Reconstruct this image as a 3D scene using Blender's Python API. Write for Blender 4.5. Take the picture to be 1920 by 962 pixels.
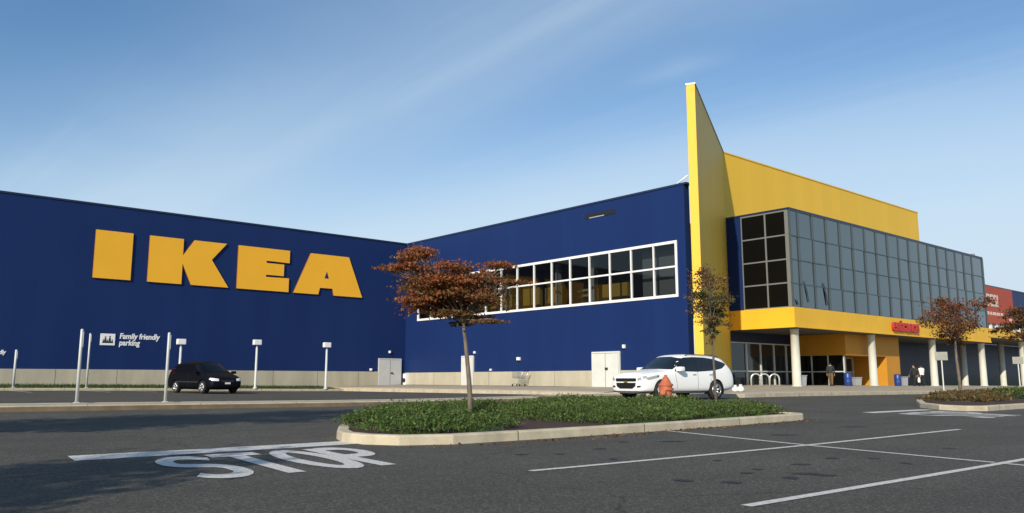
import bpy, bmesh, math, random
import numpy as np
from mathutils import Vector, Matrix
from mathutils.bvhtree import BVHTree
for o in list(bpy.data.objects): bpy.data.objects.remove(o)
S = bpy.context.scene
COL = S.collection
R = math.radians
random.seed(7); rng = np.random.default_rng(7)

# ------------------------------------------------------------------ camera
YAW, PITCH = R(48.8), R(8.6)
cam_d = bpy.data.cameras.new('camera'); cam = bpy.data.objects.new('camera', cam_d); COL.objects.link(cam)
cam_d.sensor_fit = 'HORIZONTAL'; cam_d.sensor_width = 36.0; cam_d.lens = 36*1529/1920
cam_d.clip_start = .05; cam_d.clip_end = 3000
cam.location = (0, 0, 1.0)
fwd = Vector((math.cos(YAW)*math.cos(PITCH), math.sin(YAW)*math.cos(PITCH), math.sin(PITCH)))
cam.rotation_euler = fwd.to_track_quat('-Z', 'Y').to_euler()
S.camera = cam

# ------------------------------------------------------------------ sky and sun
SUN_AZ, SUN_EL = R(25.2), R(27)       # the way the light travels; height of the sun
W = bpy.data.worlds.new('World'); S.world = W; W.use_nodes = True
nt = W.node_tree; N = nt.nodes; L = nt.links
bg = N['Background']; bg.inputs['Strength'].default_value = 0.11
sky = N.new('ShaderNodeTexSky'); sky.sky_type = 'NISHITA'; sky.sun_disc = False
sky.sun_elevation = SUN_EL; sky.sun_rotation = math.atan2(-math.cos(SUN_AZ), -math.sin(SUN_AZ))
sky.air_density = 1.0; sky.dust_density = 0.4; sky.ozone_density = 2.2; sky.altitude = 0
tc = N.new('ShaderNodeTexCoord')
sep = N.new('ShaderNodeSeparateXYZ'); L.new(tc.outputs['Generated'], sep.inputs[0])
def mth(op, a, b=None, clamp=False):
    m = N.new('ShaderNodeMath'); m.operation = op; m.use_clamp = clamp
    for i, v in enumerate((a, b)):
        if v is None: continue
        if isinstance(v, (int, float)): m.inputs[i].default_value = v
        else: L.new(v, m.inputs[i])
    return m.outputs[0]
zz = mth('ADD', mth('MAXIMUM', sep.outputs[2], 0.0), 0.16)
px_ = mth('DIVIDE', sep.outputs[0], zz); py_ = mth('DIVIDE', sep.outputs[1], zz)
cmb = N.new('ShaderNodeCombineXYZ'); L.new(px_, cmb.inputs[0]); L.new(py_, cmb.inputs[1])
def cloud(rot, sc, scale, detail, rough, dist, lo, hi, seed):
    m0 = N.new('ShaderNodeMapping'); m0.inputs['Rotation'].default_value = (0, 0, -rot); L.new(cmb.outputs[0], m0.inputs[0])
    mp = N.new('ShaderNodeMapping'); mp.inputs['Scale'].default_value = sc
    mp.inputs['Location'].default_value = (*seed, 0)
    L.new(m0.outputs[0], mp.inputs[0])
    n = N.new('ShaderNodeTexNoise'); n.inputs['Scale'].default_value = scale; n.inputs['Detail'].default_value = detail
    n.inputs['Roughness'].default_value = rough; n.inputs['Distortion'].default_value = dist
    L.new(mp.outputs[0], n.inputs['Vector'])
    r = N.new('ShaderNodeMapRange'); r.inputs[1].default_value = lo; r.inputs[2].default_value = hi; r.clamp = True
    r.interpolation_type = 'SMOOTHSTEP'
    L.new(n.outputs['Fac'], r.inputs[0]); return r.outputs[0]
c1 = cloud(1.8266, (.22, 1.1, 1), .75, 5, .5, .5, .38, .72, (5.1106, 12.4944))
c2 = cloud(1.7164, (.14, 1.5, 1), 1.3, 7, .55, .8, .48, .78, (2.4577, 15.8016))
c3 = cloud(1.8322, (.45, .8, 1), .4, 3, .5, .3, .35, .7, (15.027, 5.3862))
cm = mth('MULTIPLY', mth('ADD', mth('MULTIPLY', c1, .22), mth('MULTIPLY', c2, .34)), mth('ADD', mth('MULTIPLY', c3, .8), .2))
# a broad cirrus veil drifting along one direction, frayed by noise
wob = N.new('ShaderNodeTexNoise'); wob.inputs['Scale'].default_value = 1.1; wob.inputs['Detail'].default_value = 5; L.new(cmb.outputs[0], wob.inputs['Vector'])
SA = R(101)
tt = mth('ADD', mth('SUBTRACT', mth('MULTIPLY', px_, math.sin(SA)), mth('MULTIPLY', py_, math.cos(SA))), mth('MULTIPLY', mth('SUBTRACT', wob.outputs['Fac'], .5), .5))
gq = mth('DIVIDE', mth('SUBTRACT', tt, 1.2), .36); vb_ = mth('POWER', 2.718, mth('MULTIPLY', mth('MULTIPLY', gq, gq), -1.0))
r2 = N.new('ShaderNodeMapRange'); r2.interpolation_type = 'SMOOTHSTEP'; r2.inputs[1].default_value = 1.6; r2.inputs[2].default_value = 2.2; L.new(tt, r2.inputs[0])
streak = mth('ADD', mth('MULTIPLY', c2, .38), .80)
cm = mth('ADD', cm, mth('MULTIPLY', mth('ADD', mth('MULTIPLY', vb_, .36), mth('MULTIPLY', r2.outputs[0], .24)), streak))
hz = N.new('ShaderNodeMapRange'); hz.inputs[1].default_value = .0; hz.inputs[2].default_value = .40; hz.inputs[3].default_value = .98; hz.inputs[4].default_value = 0.02
hz.interpolation_type = 'SMOOTHSTEP'; L.new(sep.outputs[2], hz.inputs[0])
r3 = N.new('ShaderNodeMapRange'); r3.interpolation_type = 'SMOOTHSTEP'; r3.inputs[1].default_value = .7; r3.inputs[2].default_value = 1.7; r3.inputs[3].default_value = .45; L.new(tt, r3.inputs[0])
# one small bright wisp
al = mth('ADD', mth('MULTIPLY', px_, math.cos(SA)), mth('MULTIPLY', py_, math.sin(SA)))
wa = mth('DIVIDE', mth('SUBTRACT', al, .78), .11); wt = mth('DIVIDE', mth('SUBTRACT', tt, 1.6), .055)
wq = mth('POWER', 2.718, mth('MULTIPLY', mth('ADD', mth('MULTIPLY', wa, wa), mth('MULTIPLY', wt, wt)), -1.0))
cm = mth('ADD', cm, mth('MULTIPLY', wq, mth('ADD', mth('MULTIPLY', c2, .35), .16)))
cm = mth('ADD', cm, mth('MULTIPLY', hz.outputs[0], r3.outputs[0]), True)
mx = N.new('ShaderNodeMix'); mx.data_type = 'RGBA'; L.new(cm, mx.inputs['Factor']); 
gm = N.new('ShaderNodeHueSaturation'); gm.inputs['Saturation'].default_value = 1.2; gm.inputs['Value'].default_value = 1.22
L.new(sky.outputs[0], gm.inputs['Color']); L.new(gm.outputs[0], mx.inputs['A'])
mx.inputs['B'].default_value = (5.6, 6.9, 8.0, 1)
L.new(mx.outputs['Result'], bg.inputs['Color'])
sd = bpy.data.lights.new('sun', 'SUN'); sd.energy = 4.4; sd.angle = R(.5); sd.color = (1, .91, .77)
so = bpy.data.objects.new('sun', sd); COL.objects.link(so)
so.rotation_euler = Vector((math.cos(SUN_EL)*math.cos(SUN_AZ), math.cos(SUN_EL)*math.sin(SUN_AZ), -math.sin(SUN_EL))).to_track_quat('-Z', 'Y').to_euler()
so.location = (-40, -20, 40)
S.view_settings.view_transform = 'Standard'; S.view_settings.look = 'None'; S.view_settings.gamma = 1
S.view_settings.exposure = 0.0
S.render.engine = 'CYCLES'

# ------------------------------------------------------------------ helpers
def ob(name, mesh, parent=None):
    o = bpy.data.objects.new(name, mesh); COL.objects.link(o)
    if parent is not None: o.parent = parent
    return o
def tag(o, label=None, cat=None, group=None, kind=None):
    if label: o['label'] = label
    if cat: o['category'] = cat
    if group: o['group'] = group
    if kind: o['kind'] = kind
    return o
def thing(name, label, cat, loc=(0, 0, 0), rz=0, group=None):
    o = bpy.data.objects.new(name, None); COL.objects.link(o); o.empty_display_size = .2
    o.location = loc; o.rotation_euler = (0, 0, rz)
    return tag(o, label, cat, group)
def finish(name, bm, mats, parent=None, origin=None, smooth=None):
    """bm in the coordinates of its thing (origin given: world coordinates, shifted to the thing's base)"""
    if origin is not None: bmesh.ops.translate(bm, verts=bm.verts, vec=-Vector(origin))
    me = bpy.data.meshes.new(name); bm.to_mesh(me); bm.free()
    for m in (mats if isinstance(mats, (list, tuple)) else [mats]): me.materials.append(m)
    if smooth is not None:
        me.shade_smooth() if smooth is True else me.shade_smooth()
        if smooth is not True:
            try: me.set_sharp_from_angle(angle=R(smooth))
            except Exception: pass
    return ob(name, me, parent)
def box(bm, x0, x1, y0, y1, z0, z1, bev=0, mi=0):
    M = Matrix.Translation(((x0+x1)/2, (y0+y1)/2, (z0+z1)/2)) @ Matrix.Diagonal((x1-x0, y1-y0, z1-z0, 1))
    g = bmesh.ops.create_cube(bm, size=1, matrix=M); fs = {f for v in g['verts'] for f in v.link_faces}
    for f in fs: f.material_index = mi
    if bev:
        es = {e for v in g['verts'] for e in v.link_edges}
        bmesh.ops.bevel(bm, geom=list(es), offset=bev, segments=2, affect='EDGES', profile=.6)
def tube(bm, pts, rad, n=8, mi=0, cap=True):
    pts = [Vector(p) for p in pts]; rings = []
    rad = [rad]*len(pts) if isinstance(rad, (int, float)) else rad
    prev = None
    for i, p in enumerate(pts):
        d = (pts[min(i+1, len(pts)-1)] - pts[max(i-1, 0)]).normalized()
        if prev is None:
            a = d.orthogonal().normalized()
        else:
            a = (prev - d*prev.dot(d)); a = a.normalized() if a.length > 1e-6 else d.orthogonal().normalized()
        prev = a; b = d.cross(a)
        rings.append([bm.verts.new(p + (a*math.cos(2*math.pi*k/n) + b*math.sin(2*math.pi*k/n))*rad[i]) for k in range(n)])
    for r0, r1 in zip(rings, rings[1:]):
        for k in range(n):
            f = bm.faces.new((r0[k], r0[(k+1) % n], r1[(k+1) % n], r1[k])); f.material_index = mi; f.smooth = True
    if cap:
        bm.faces.new(rings[0][::-1]).material_index = mi; bm.faces.new(rings[-1]).material_index = mi
def lathe(bm, prof, c=(0, 0, 0), n=20, axis='Z', mi=0):
    rings = []
    for r, z in prof:
        ring = []
        for k in range(n):
            t = 2*math.pi*k/n
            p = (r*math.cos(t), r*math.sin(t), z) if axis == 'Z' else (r*math.cos(t), z, r*math.sin(t))
            ring.append(bm.verts.new(Vector(c)+Vector(p)))
        rings.append(ring)
    for r0, r1 in zip(rings, rings[1:]):
        for k in range(n):
            f = bm.faces.new((r0[k], r0[(k+1) % n], r1[(k+1) % n], r1[k])); f.material_index = mi; f.smooth = True
    bm.faces.new(rings[0][::-1]).material_index = mi; bm.faces.new(rings[-1]).material_index = mi
def prism(bm, poly, place, depth_vec, mi=0):
    """outline (2D) placed by place(u,v)->Vector and given thickness depth_vec"""
    d = Vector(depth_vec)
    a = [bm.verts.new(place(u, v)) for u, v in poly]; b = [bm.verts.new(place(u, v)+d) for u, v in poly]
    n = len(poly); fs = [bm.faces.new(a), bm.faces.new(b[::-1])]; [f.normal_update() for f in fs]
    for i in range(n): fs.append(bm.faces.new((a[i], b[i], b[(i+1) % n], a[(i+1) % n])))
    for f in fs: f.material_index = mi
    bmesh.ops.triangulate(bm, faces=fs[:2])
    return fs

# ------------------------------------------------------------------ materials
MATS = {}
def mat(name, col, rough=.6, metal=0, var=0, vscale=6, bump=0, bscale=40, spec=.5, coat=0, extra=None, detail=5, stretch=(1, 1, 1)):
    m = bpy.data.materials.new(name); m.use_nodes = True; t = m.node_tree; b = t.nodes['Principled BSDF']
    b.inputs['Base Color'].default_value = (*col, 1); b.inputs['Roughness'].default_value = rough; b.inputs['Metallic'].default_value = metal
    b.inputs['Specular IOR Level'].default_value = spec; b.inputs['Coat Weight'].default_value = coat; b.inputs['Coat Roughness'].default_value = .05
    if var or bump:
        tx = t.nodes.new('ShaderNodeTexCoord'); mp = t.nodes.new('ShaderNodeMapping'); mp.inputs['Scale'].default_value = stretch
        t.links.new(tx.outputs['Object'], mp.inputs[0])
    if var:
        n = t.nodes.new('ShaderNodeTexNoise'); n.inputs['Scale'].default_value = vscale; n.inputs['Detail'].default_value = detail; n.inputs['Roughness'].default_value = .6
        t.links.new(mp.outputs[0], n.inputs['Vector'])
        r = t.nodes.new('ShaderNodeMapRange'); r.inputs[1].default_value = .3; r.inputs[2].default_value = .7
        r.inputs[3].default_value = 1-var; r.inputs[4].default_value = 1+var; t.links.new(n.outputs['Fac'], r.inputs[0])
        k = t.nodes.new('ShaderNodeVectorMath'); k.operation = 'SCALE'; k.inputs[0].default_value = col; t.links.new(r.outputs[0], k.inputs['Scale'])
        t.links.new(k.outputs[0], b.inputs['Base Color'])
    if bump:
        n2 = t.nodes.new('ShaderNodeTexNoise'); n2.inputs['Scale'].default_value = bscale; n2.inputs['Detail'].default_value = 4
        t.links.new(mp.outputs[0], n2.inputs['Vector'])
        bp = t.nodes.new('ShaderNodeBump'); bp.inputs['Strength'].default_value = bump; bp.inputs['Distance'].default_value = .02
        t.links.new(n2.outputs['Fac'], bp.inputs['Height']); t.links.new(bp.outputs[0], b.inputs['Normal'])
    MATS[name] = m
    return m
def panel_mat(name, col, rough, width=1.0, axis=0, amp=.04, spec=.5):
    """painted metal cladding: faint vertical joints and panel to panel tone"""
    m = mat(name, col, rough, spec=spec); t = m.node_tree; b = t.nodes['Principled BSDF']
    tx = t.nodes.new('ShaderNodeTexCoord'); sp = t.nodes.new('ShaderNodeSeparateXYZ'); t.links.new(tx.outputs['Object'], sp.inputs[0])
    def mm(op, a, bb=None):
        q = t.nodes.new('ShaderNodeMath'); q.operation = op
        for i, v in enumerate((a, bb)):
            if v is None: continue
            if isinstance(v, (int, float)): q.inputs[i].default_value = v
            else: t.links.new(v, q.inputs[i])
        return q.outputs[0]
    s = mm('ADD', sp.outputs[0], sp.outputs[1]) if axis == 2 else sp.outputs[axis]
    u = mm('DIVIDE', s, width); fl = mm('FLOOR', u); fr = mm('FRACT', u)
    wn = t.nodes.new('ShaderNodeTexWhiteNoise'); wn.noise_dimensions = '1D'; t.links.new(fl, wn.inputs['W'])
    n = t.nodes.new('ShaderNodeTexNoise'); n.inputs['Scale'].default_value = .5; n.inputs['Detail'].default_value = 6
    mp = t.nodes.new('ShaderNodeMapping'); mp.inputs['Scale'].default_value = (1, 1, .25); t.links.new(tx.outputs['Object'], mp.inputs[0]); t.links.new(mp.outputs[0], n.inputs['Vector'])
    v = mm('ADD', mm('MULTIPLY', wn.outputs['Value'], amp), mm('MULTIPLY', n.outputs['Fac'], amp*3)); v = mm('ADD', v, 1-amp*2)
    joint = mm('LESS_THAN', fr, .012/width); v = mm('SUBTRACT', v, mm('MULTIPLY', joint, .22))
    k = t.nodes.new('ShaderNodeVectorMath'); k.operation = 'SCALE'; k.inputs[0].default_value = col; t.links.new(v, k.inputs['Scale'])
    t.links.new(k.outputs[0], b.inputs['Base Color'])
    return m
BLUE = (.0105, .0285, .114)
M_blue = panel_mat('blue_cladding', BLUE, .45, 1.1, 2, .065, .15)
M_navy = panel_mat('navy_wall', (.012, .022, .06), .5, 1.2, 0, .06)
M_cope = mat('blue_coping', (.012, .022, .07), .4)
M_yel = panel_mat('yellow_cladding', (.86, .525, .05), .5, 1.6, 0, .035, .2)
M_yfin = panel_mat('yellow_fin_cladding', (.86, .53, .055), .5, 1.5, 2, .03, .2)
M_yband = mat('yellow_fascia', (.85, .485, .035), .5, var=.05, vscale=.7, spec=.25)
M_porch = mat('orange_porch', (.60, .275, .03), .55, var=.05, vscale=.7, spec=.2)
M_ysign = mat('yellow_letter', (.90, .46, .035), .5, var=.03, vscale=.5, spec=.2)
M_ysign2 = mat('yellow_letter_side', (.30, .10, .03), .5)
M_plinth = mat('plinth_concrete', (.46, .42, .31), .85, var=.14, vscale=.9, bump=.15, bscale=30, stretch=(1, 1, .35))
M_conc = mat('kerb_concrete', (.52, .45, .32), .85, var=.2, vscale=2.5, bump=.3, bscale=60)
t_ = M_conc.node_tree; b_n = t_.nodes['Principled BSDF']; src_ = b_n.inputs['Base Color'].links[0].from_socket
xc = t_.nodes.new('ShaderNodeTexCoord'); xs_ = t_.nodes.new('ShaderNodeSeparateXYZ'); t_.links.new(xc.outputs['Object'], xs_.inputs[0])
dv = t_.nodes.new('ShaderNodeMath'); dv.operation = 'DIVIDE'; dv.inputs[1].default_value = 3.05; t_.links.new(xs_.outputs[0], dv.inputs[0])
fr_ = t_.nodes.new('ShaderNodeMath'); fr_.operation = 'FRACT'; t_.links.new(dv.outputs[0], fr_.inputs[0])
lt_ = t_.nodes.new('ShaderNodeMath'); lt_.operation = 'LESS_THAN'; lt_.inputs[1].default_value = .007; t_.links.new(fr_.outputs[0], lt_.inputs[0])
st_ = t_.nodes.new('ShaderNodeTexNoise'); st_.inputs['Scale'].default_value = 1.3; st_.inputs['Detail'].default_value = 8; st_.inputs['Roughness'].default_value = .7; t_.links.new(xc.outputs['Object'], st_.inputs['Vector'])
mr_ = t_.nodes.new('ShaderNodeMapRange'); mr_.inputs[1].default_value = .56; mr_.inputs[2].default_value = .72; mr_.inputs[3].default_value = 0; mr_.inputs[4].default_value = .45; t_.links.new(st_.outputs['Fac'], mr_.inputs[0])
mxm = t_.nodes.new('ShaderNodeMath'); mxm.operation = 'MAXIMUM'; t_.links.new(lt_.outputs[0], mxm.inputs[0]); t_.links.new(mr_.outputs[0], mxm.inputs[1])
mk_ = t_.nodes.new('ShaderNodeMix'); mk_.data_type = 'RGBA'; mk_.inputs['B'].default_value = (.13, .10, .065, 1); t_.links.new(mxm.outputs[0], mk_.inputs['Factor']); t_.links.new(src_, mk_.inputs['A']); t_.links.new(mk_.outputs['Result'], b_n.inputs['Base Color'])
M_kbrown = mat('weathered_kerb', (.22, .16, .095), .9, var=.3, vscale=1.6, bump=.3, bscale=60)
M_walk = mat('pavement_concrete', (.41, .35, .26), .88, var=.16, vscale=.8, bump=.15, bscale=50)
M_paint = mat('road_paint', (.62, .60, .55), .7, var=.34, vscale=22, bump=.3, bscale=120)
M_white = mat('white_frame', (.86, .86, .84), .4)
M_door = mat('grey_door_paint', (.55, .56, .54), .45, var=.05, vscale=2)
M_doorw = mat('white_door_paint', (.66, .67, .62), .45, var=.05, vscale=2)
M_grey = mat('grey_aluminium', (.26, .28, .29), .4, metal=.4)
M_galv = mat('pale_pole_paint', (.58, .60, .57), .45, var=.08, vscale=5)
M_dark = mat('dark_metal', (.03, .03, .032), .5)
M_black = mat('black_plastic', (.012, .012, .013), .45)
M_rubber = mat('tyre_rubber', (.018, .018, .018), .85)
M_alloy = mat('alloy_wheel', (.62, .62, .62), .28, metal=.8)
M_suv = mat('white_car_paint', (.92, .92, .88), .35, coat=.2, spec=.4)
M_van = mat('black_car_paint', (.004, .005, .008), .5, coat=0, spec=.12)
M_cglass = mat('car_glass', (.012, .018, .022), .06, spec=.6)
M_vglass = mat('van_glass', (.004, .004, .005), .12, spec=.25)
M_lamp = mat('headlamp_lens', (.80, .82, .83), .12, spec=.8)
M_lamp2 = mat('smoked_headlamp', (.36, .38, .39), .12, spec=.8)
M_red = mat('red_lens', (.35, .01, .01), .2)
M_orange = mat('hydrant_orange', (.50, .135, .06), .5, var=.12, vscale=9)
M_col = mat('column_paint', (.62, .61, .52), .6, var=.06, vscale=2)
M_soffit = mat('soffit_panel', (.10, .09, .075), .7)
M_dglass = mat('dark_glass', (.004, .0045, .005), .1, spec=.22)
M_sglass = mat('shop_glass', (.02, .024, .025), .06, spec=.5)
M_tglass = mat('tinted_glass', (.165, .19, .195), .06, metal=1)
M_mull = mat('slate_mullion', (.075, .10, .115), .4, metal=.2)
M_redsign = mat('red_letter', (.50, .028, .015), .45)
M_banner = mat('red_banner', (.40, .075, .045), .7, var=.06, vscale=.6)
M_bltr = mat('banner_white', (.62, .60, .56), .7)
M_mulch = mat('bark_mulch', (.060, .030, .020), .95, var=.5, vscale=14, bump=1, bscale=60)
M_grass = mat('grass_soil', (.035, .055, .018), .95, var=.4, vscale=6)
M_bark = mat('tree_bark', (.17, .135, .10), .9, var=.35, vscale=14, bump=.6, bscale=60, stretch=(1, 1, .3))
M_bark2 = mat('dark_bark', (.12, .10, .085), .9, var=.3, vscale=14)
M_barrel = mat('blue_plastic', (.015, .05, .22), .4)
M_bin = mat('grey_bin', (.36, .37, .38), .6, var=.06, vscale=5)
M_plate = mat('weathered_sign_plate', (.30, .30, .25), .6, var=.15, vscale=5)
M_steel = mat('bright_steel', (.75, .75, .74), .3, metal=.6)
M_skin = mat('skin', (.42, .25, .17), .55); M_hair = mat('hair', (.02, .015, .012), .6)
M_wshirt = mat('white_shirt', (.80, .79, .72), .8); M_dshirt = mat('dark_jacket', (.02, .024, .025), .8)
M_tan = mat('tan_trousers', (.16, .105, .045), .85); M_dtrous = mat('dark_trousers', (.015, .015, .018), .85)
M_shoe = mat('shoe', (.02, .02, .02), .6)
M_bag = mat('white_plastic_bag', (.80, .80, .76), .5)
M_int = mat('interior_wall', (.20, .20, .20), .8); M_ochre = mat('ochre_panel', (.50, .30, .05), .8); M_ceil = mat('interior_ceiling', (.35, .37, .38), .7)
def leafmat(n, c, tr=.45):
    m = mat(n, c, .55, spec=.3); t = m.node_tree; b = t.nodes['Principled BSDF']
    oi = t.nodes.new('ShaderNodeNewGeometry'); r = t.nodes.new('ShaderNodeMapRange'); r.inputs[3].default_value = .55; r.inputs[4].default_value = 1.5
    t.links.new(oi.outputs['Random Per Island'], r.inputs[0])
    k = t.nodes.new('ShaderNodeVectorMath'); k.operation = 'SCALE'; k.inputs[0].default_value = c; t.links.new(r.outputs[0], k.inputs['Scale'])
    t.links.new(k.outputs[0], b.inputs['Base Color'])
    tl = t.nodes.new('ShaderNodeBsdfTranslucent'); t.links.new(k.outputs[0], tl.inputs['Color'])
    ms = t.nodes.new('ShaderNodeMixShader'); ms.inputs[0].default_value = tr; t.links.new(b.outputs[0], ms.inputs[1]); t.links.new(tl.outputs[0], ms.inputs[2])
    t.links.new(ms.outputs[0], t.nodes['Material Output'].inputs['Surface']); return m
M_rust = leafmat('rust_leaf', (.40, .125, .042)); M_brown = leafmat('brown_leaf', (.25, .115, .045)); M_olive = leafmat('olive_leaf', (.17, .135, .045))
M_maroon = leafmat('maroon_leaf', (.13, .040, .026)); M_green = leafmat('green_leaf', (.10, .135, .04)); M_gold = leafmat('gold_leaf', (.36, .20, .07))
M_jun = leafmat('juniper', (.060, .108, .022), .25); M_jun2 = leafmat('juniper_light', (.13, .185, .045), .25); M_dry = leafmat('dry_sprig', (.12, .085, .04), .2)
M_blade = leafmat('grass_blade', (.05, .085, .02), .25)

# architectural glass one can look through
def win_glass(name, tint, refl=.9):
    m = bpy.data.materials.new(name); m.use_nodes = True; t = m.node_tree; t.nodes.remove(t.nodes['Principled BSDF'])
    tr = t.nodes.new('ShaderNodeBsdfTransparent'); tr.inputs[0].default_value = (*tint, 1)
    gl = t.nodes.new('ShaderNodeBsdfGlossy'); gl.inputs['Roughness'].default_value = .03; gl.inputs['Color'].default_value = (refl, refl, refl, 1)
    fr = t.nodes.new('ShaderNodeFresnel'); fr.inputs[0].default_value = 1.5
    ms = t.nodes.new('ShaderNodeMixShader'); t.links.new(fr.outputs[0], ms.inputs[0]); t.links.new(tr.outputs[0], ms.inputs[1]); t.links.new(gl.outputs[0], ms.inputs[2])
    t.links.new(ms.outputs[0], t.nodes['Material Output'].inputs['Surface']); return m
M_glass = win_glass('clear_window_glass', (.42, .46, .46))

# asphalt: aggregate, patchy tone, darker oil marks
def asphalt():
    m = mat('asphalt', (.055, .054, .050), .9); t = m.node_tree; b = t.nodes['Principled BSDF']; nd = t.nodes; lk = t.links
    tx = nd.new('ShaderNodeTexCoord')
    def noise(sc, det=4, stretch=None, rough=.6):
        n = nd.new('ShaderNodeTexNoise'); n.inputs['Scale'].default_value = sc; n.inputs['Detail'].default_value = det; n.inputs['Roughness'].default_value = rough
        if stretch:
            mp = nd.new('ShaderNodeMapping'); mp.inputs['Scale'].default_value = stretch; mp.inputs['Rotation'].default_value = (0, 0, R(10)); lk.new(tx.outputs['Object'], mp.inputs[0]); lk.new(mp.outputs[0], n.inputs['Vector'])
        else: lk.new(tx.outputs['Object'], n.inputs['Vector'])
        return n.outputs['Fac']
    def rng_(v, a, bb, c, d, sm=False):
        r = nd.new('ShaderNodeMapRange'); r.inputs[1].default_value = a; r.inputs[2].default_value = bb; r.inputs[3].default_value = c; r.inputs[4].default_value = d
        lk.new(v, r.inputs[0]); return r.outputs[0]
    def mul(a, bb):
        q = nd.new('ShaderNodeMath'); q.operation = 'MULTIPLY'; lk.new(a, q.inputs[0]); lk.new(bb, q.inputs[1]); return q.outputs[0]
    vo = nd.new('ShaderNodeTexVoronoi'); vo.inputs['Scale'].default_value = 60; lk.new(tx.outputs['Object'], vo.inputs['Vector'])
    wn = nd.new('ShaderNodeSeparateColor'); lk.new(vo.outputs['Color'], wn.inputs[0])
    f = mul(rng_(wn.outputs[0], .55, 1, .78, 2.4), rng_(noise(.25, 5), .3, .7, .82, 1.18))
    f = mul(f, rng_(noise(1.1, 6, (.35, 1, 1)), .3, .7, .86, 1.12))
    v2 = nd.new('ShaderNodeTexVoronoi'); v2.feature = 'DISTANCE_TO_EDGE'; v2.inputs['Scale'].default_value = .16
    dn = nd.new('ShaderNodeTexNoise'); dn.inputs['Scale'].default_value = .9; dn.inputs['Detail'].default_value = 6; lk.new(tx.outputs['Object'], dn.inputs['Vector'])
    va = nd.new('ShaderNodeVectorMath'); va.operation = 'MULTIPLY_ADD'; va.inputs[1].default_value = (1.6, 1.6, 0); lk.new(dn.outputs['Color'], va.inputs[0]); lk.new(tx.outputs['Object'], va.inputs[2]); lk.new(va.outputs[0], v2.inputs['Vector'])
    f = mul(f, rng_(v2.outputs['Distance'], .0012, .004, .55, 1))
    f = mul(f, rng_(noise(1.5, 3, (.45, 1.5, 1), .5), .68, .73, 1, .72))
    k = nd.new('ShaderNodeVectorMath'); k.operation = 'SCALE'; k.inputs[0].default_value = (.061, .057, .0435); lk.new(f, k.inputs['Scale']); lk.new(k.outputs[0], b.inputs['Base Color'])
    n2 = noise(70, 3); bp = nd.new('ShaderNodeBump'); bp.inputs['Strength'].default_value = .5; bp.inputs['Distance'].default_value = .01
    lk.new(n2, bp.inputs['Height']); lk.new(bp.outputs[0], b.inputs['Normal']); return m
M_asph = asphalt()

# ------------------------------------------------------------------ ground surface (thin plate through surveyed spots)
class TPS:
    def __init__(s, pts, lam=2.0):
        P = np.array(pts, float); s.c = P[:, :2]; n = len(P)
        r2 = ((s.c[:, None]-s.c[None])**2).sum(-1); K = np.where(r2 > 0, r2*np.log(r2+1e-12), 0) + lam*np.eye(n)
        A = np.zeros((n+3, n+3)); A[:n, :n] = K; A[:n, n] = 1; A[:n, n+1:] = s.c; A[n, :n] = 1; A[n+1:, :n] = s.c.T
        s.w = np.linalg.solve(A, np.concatenate([P[:, 2], [0, 0, 0]]))
    def __call__(s, x, y):
        x = min(max(x, -12), 125); y = min(max(y, -8), 62); n = len(s.c)
        r2 = ((s.c-np.array([x, y]))**2).sum(-1)
        return float(s.w[:n] @ np.where(r2 > 0, r2*np.log(r2+1e-12), 0) + s.w[n] + s.w[n+1]*x + s.w[n+2]*y)
g_raw = TPS([(0, 0, 0), (6, 7, 0), (12, 6.6, 0), (17, 6.5, .03), (12.7, 10, .03), (17.8, 10, .07), (7, 11, 0), (3, 11, 0), (8, 14, .05), (-12, 5, 0), (-8, 26, .22),
   (3.9, 24.5, .19), (13.8, 24.5, .13), (18.5, 24.5, .12), (28.6, 54, .20), (17.3, 54, .33), (8.7, 54, .40), (-8, 54, .5), (36, 21, .22), (49.6, 21, .17), (70, 21, .08),
   (27, 20, .2), (20, 15, .12), (26, 9, .09), (40, 9, .09), (125, 20, .02), (125, 60, .05), (60, 45, .15), (70, -5, .02), (30, -6, .0), (125, -5, 0), (-12, -8, 0)])
xs = [-900, -300, -100, -40] + [-12+1.5*i for i in range(92)] + [160, 300, 900]
ys = [-900, -300, -100, -30] + [-8+1.25*i for i in range(57)] + [90, 150, 400, 900]
gz = np.array([[g_raw(x, y) for y in ys] for x in xs])
gb = bmesh.new(); gv = [[gb.verts.new((x, y, gz[i][j])) for j, y in enumerate(ys)] for i, x in enumerate(xs)]
for i in range(len(xs)-1):
    for j in range(len(ys)-1): gb.faces.new((gv[i][j], gv[i+1][j], gv[i+1][j+1], gv[i][j+1])).smooth = True
bmesh.ops.triangulate(gb, faces=gb.faces[:])
gbvh = BVHTree.FromBMesh(gb)
tag(finish('ground', gb, M_asph), kind='structure')
def g(x, y):
    h = gbvh.ray_cast(Vector((x, y, 50)), Vector((0, 0, -1)))[0]
    return h.z if h else 0.0

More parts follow.
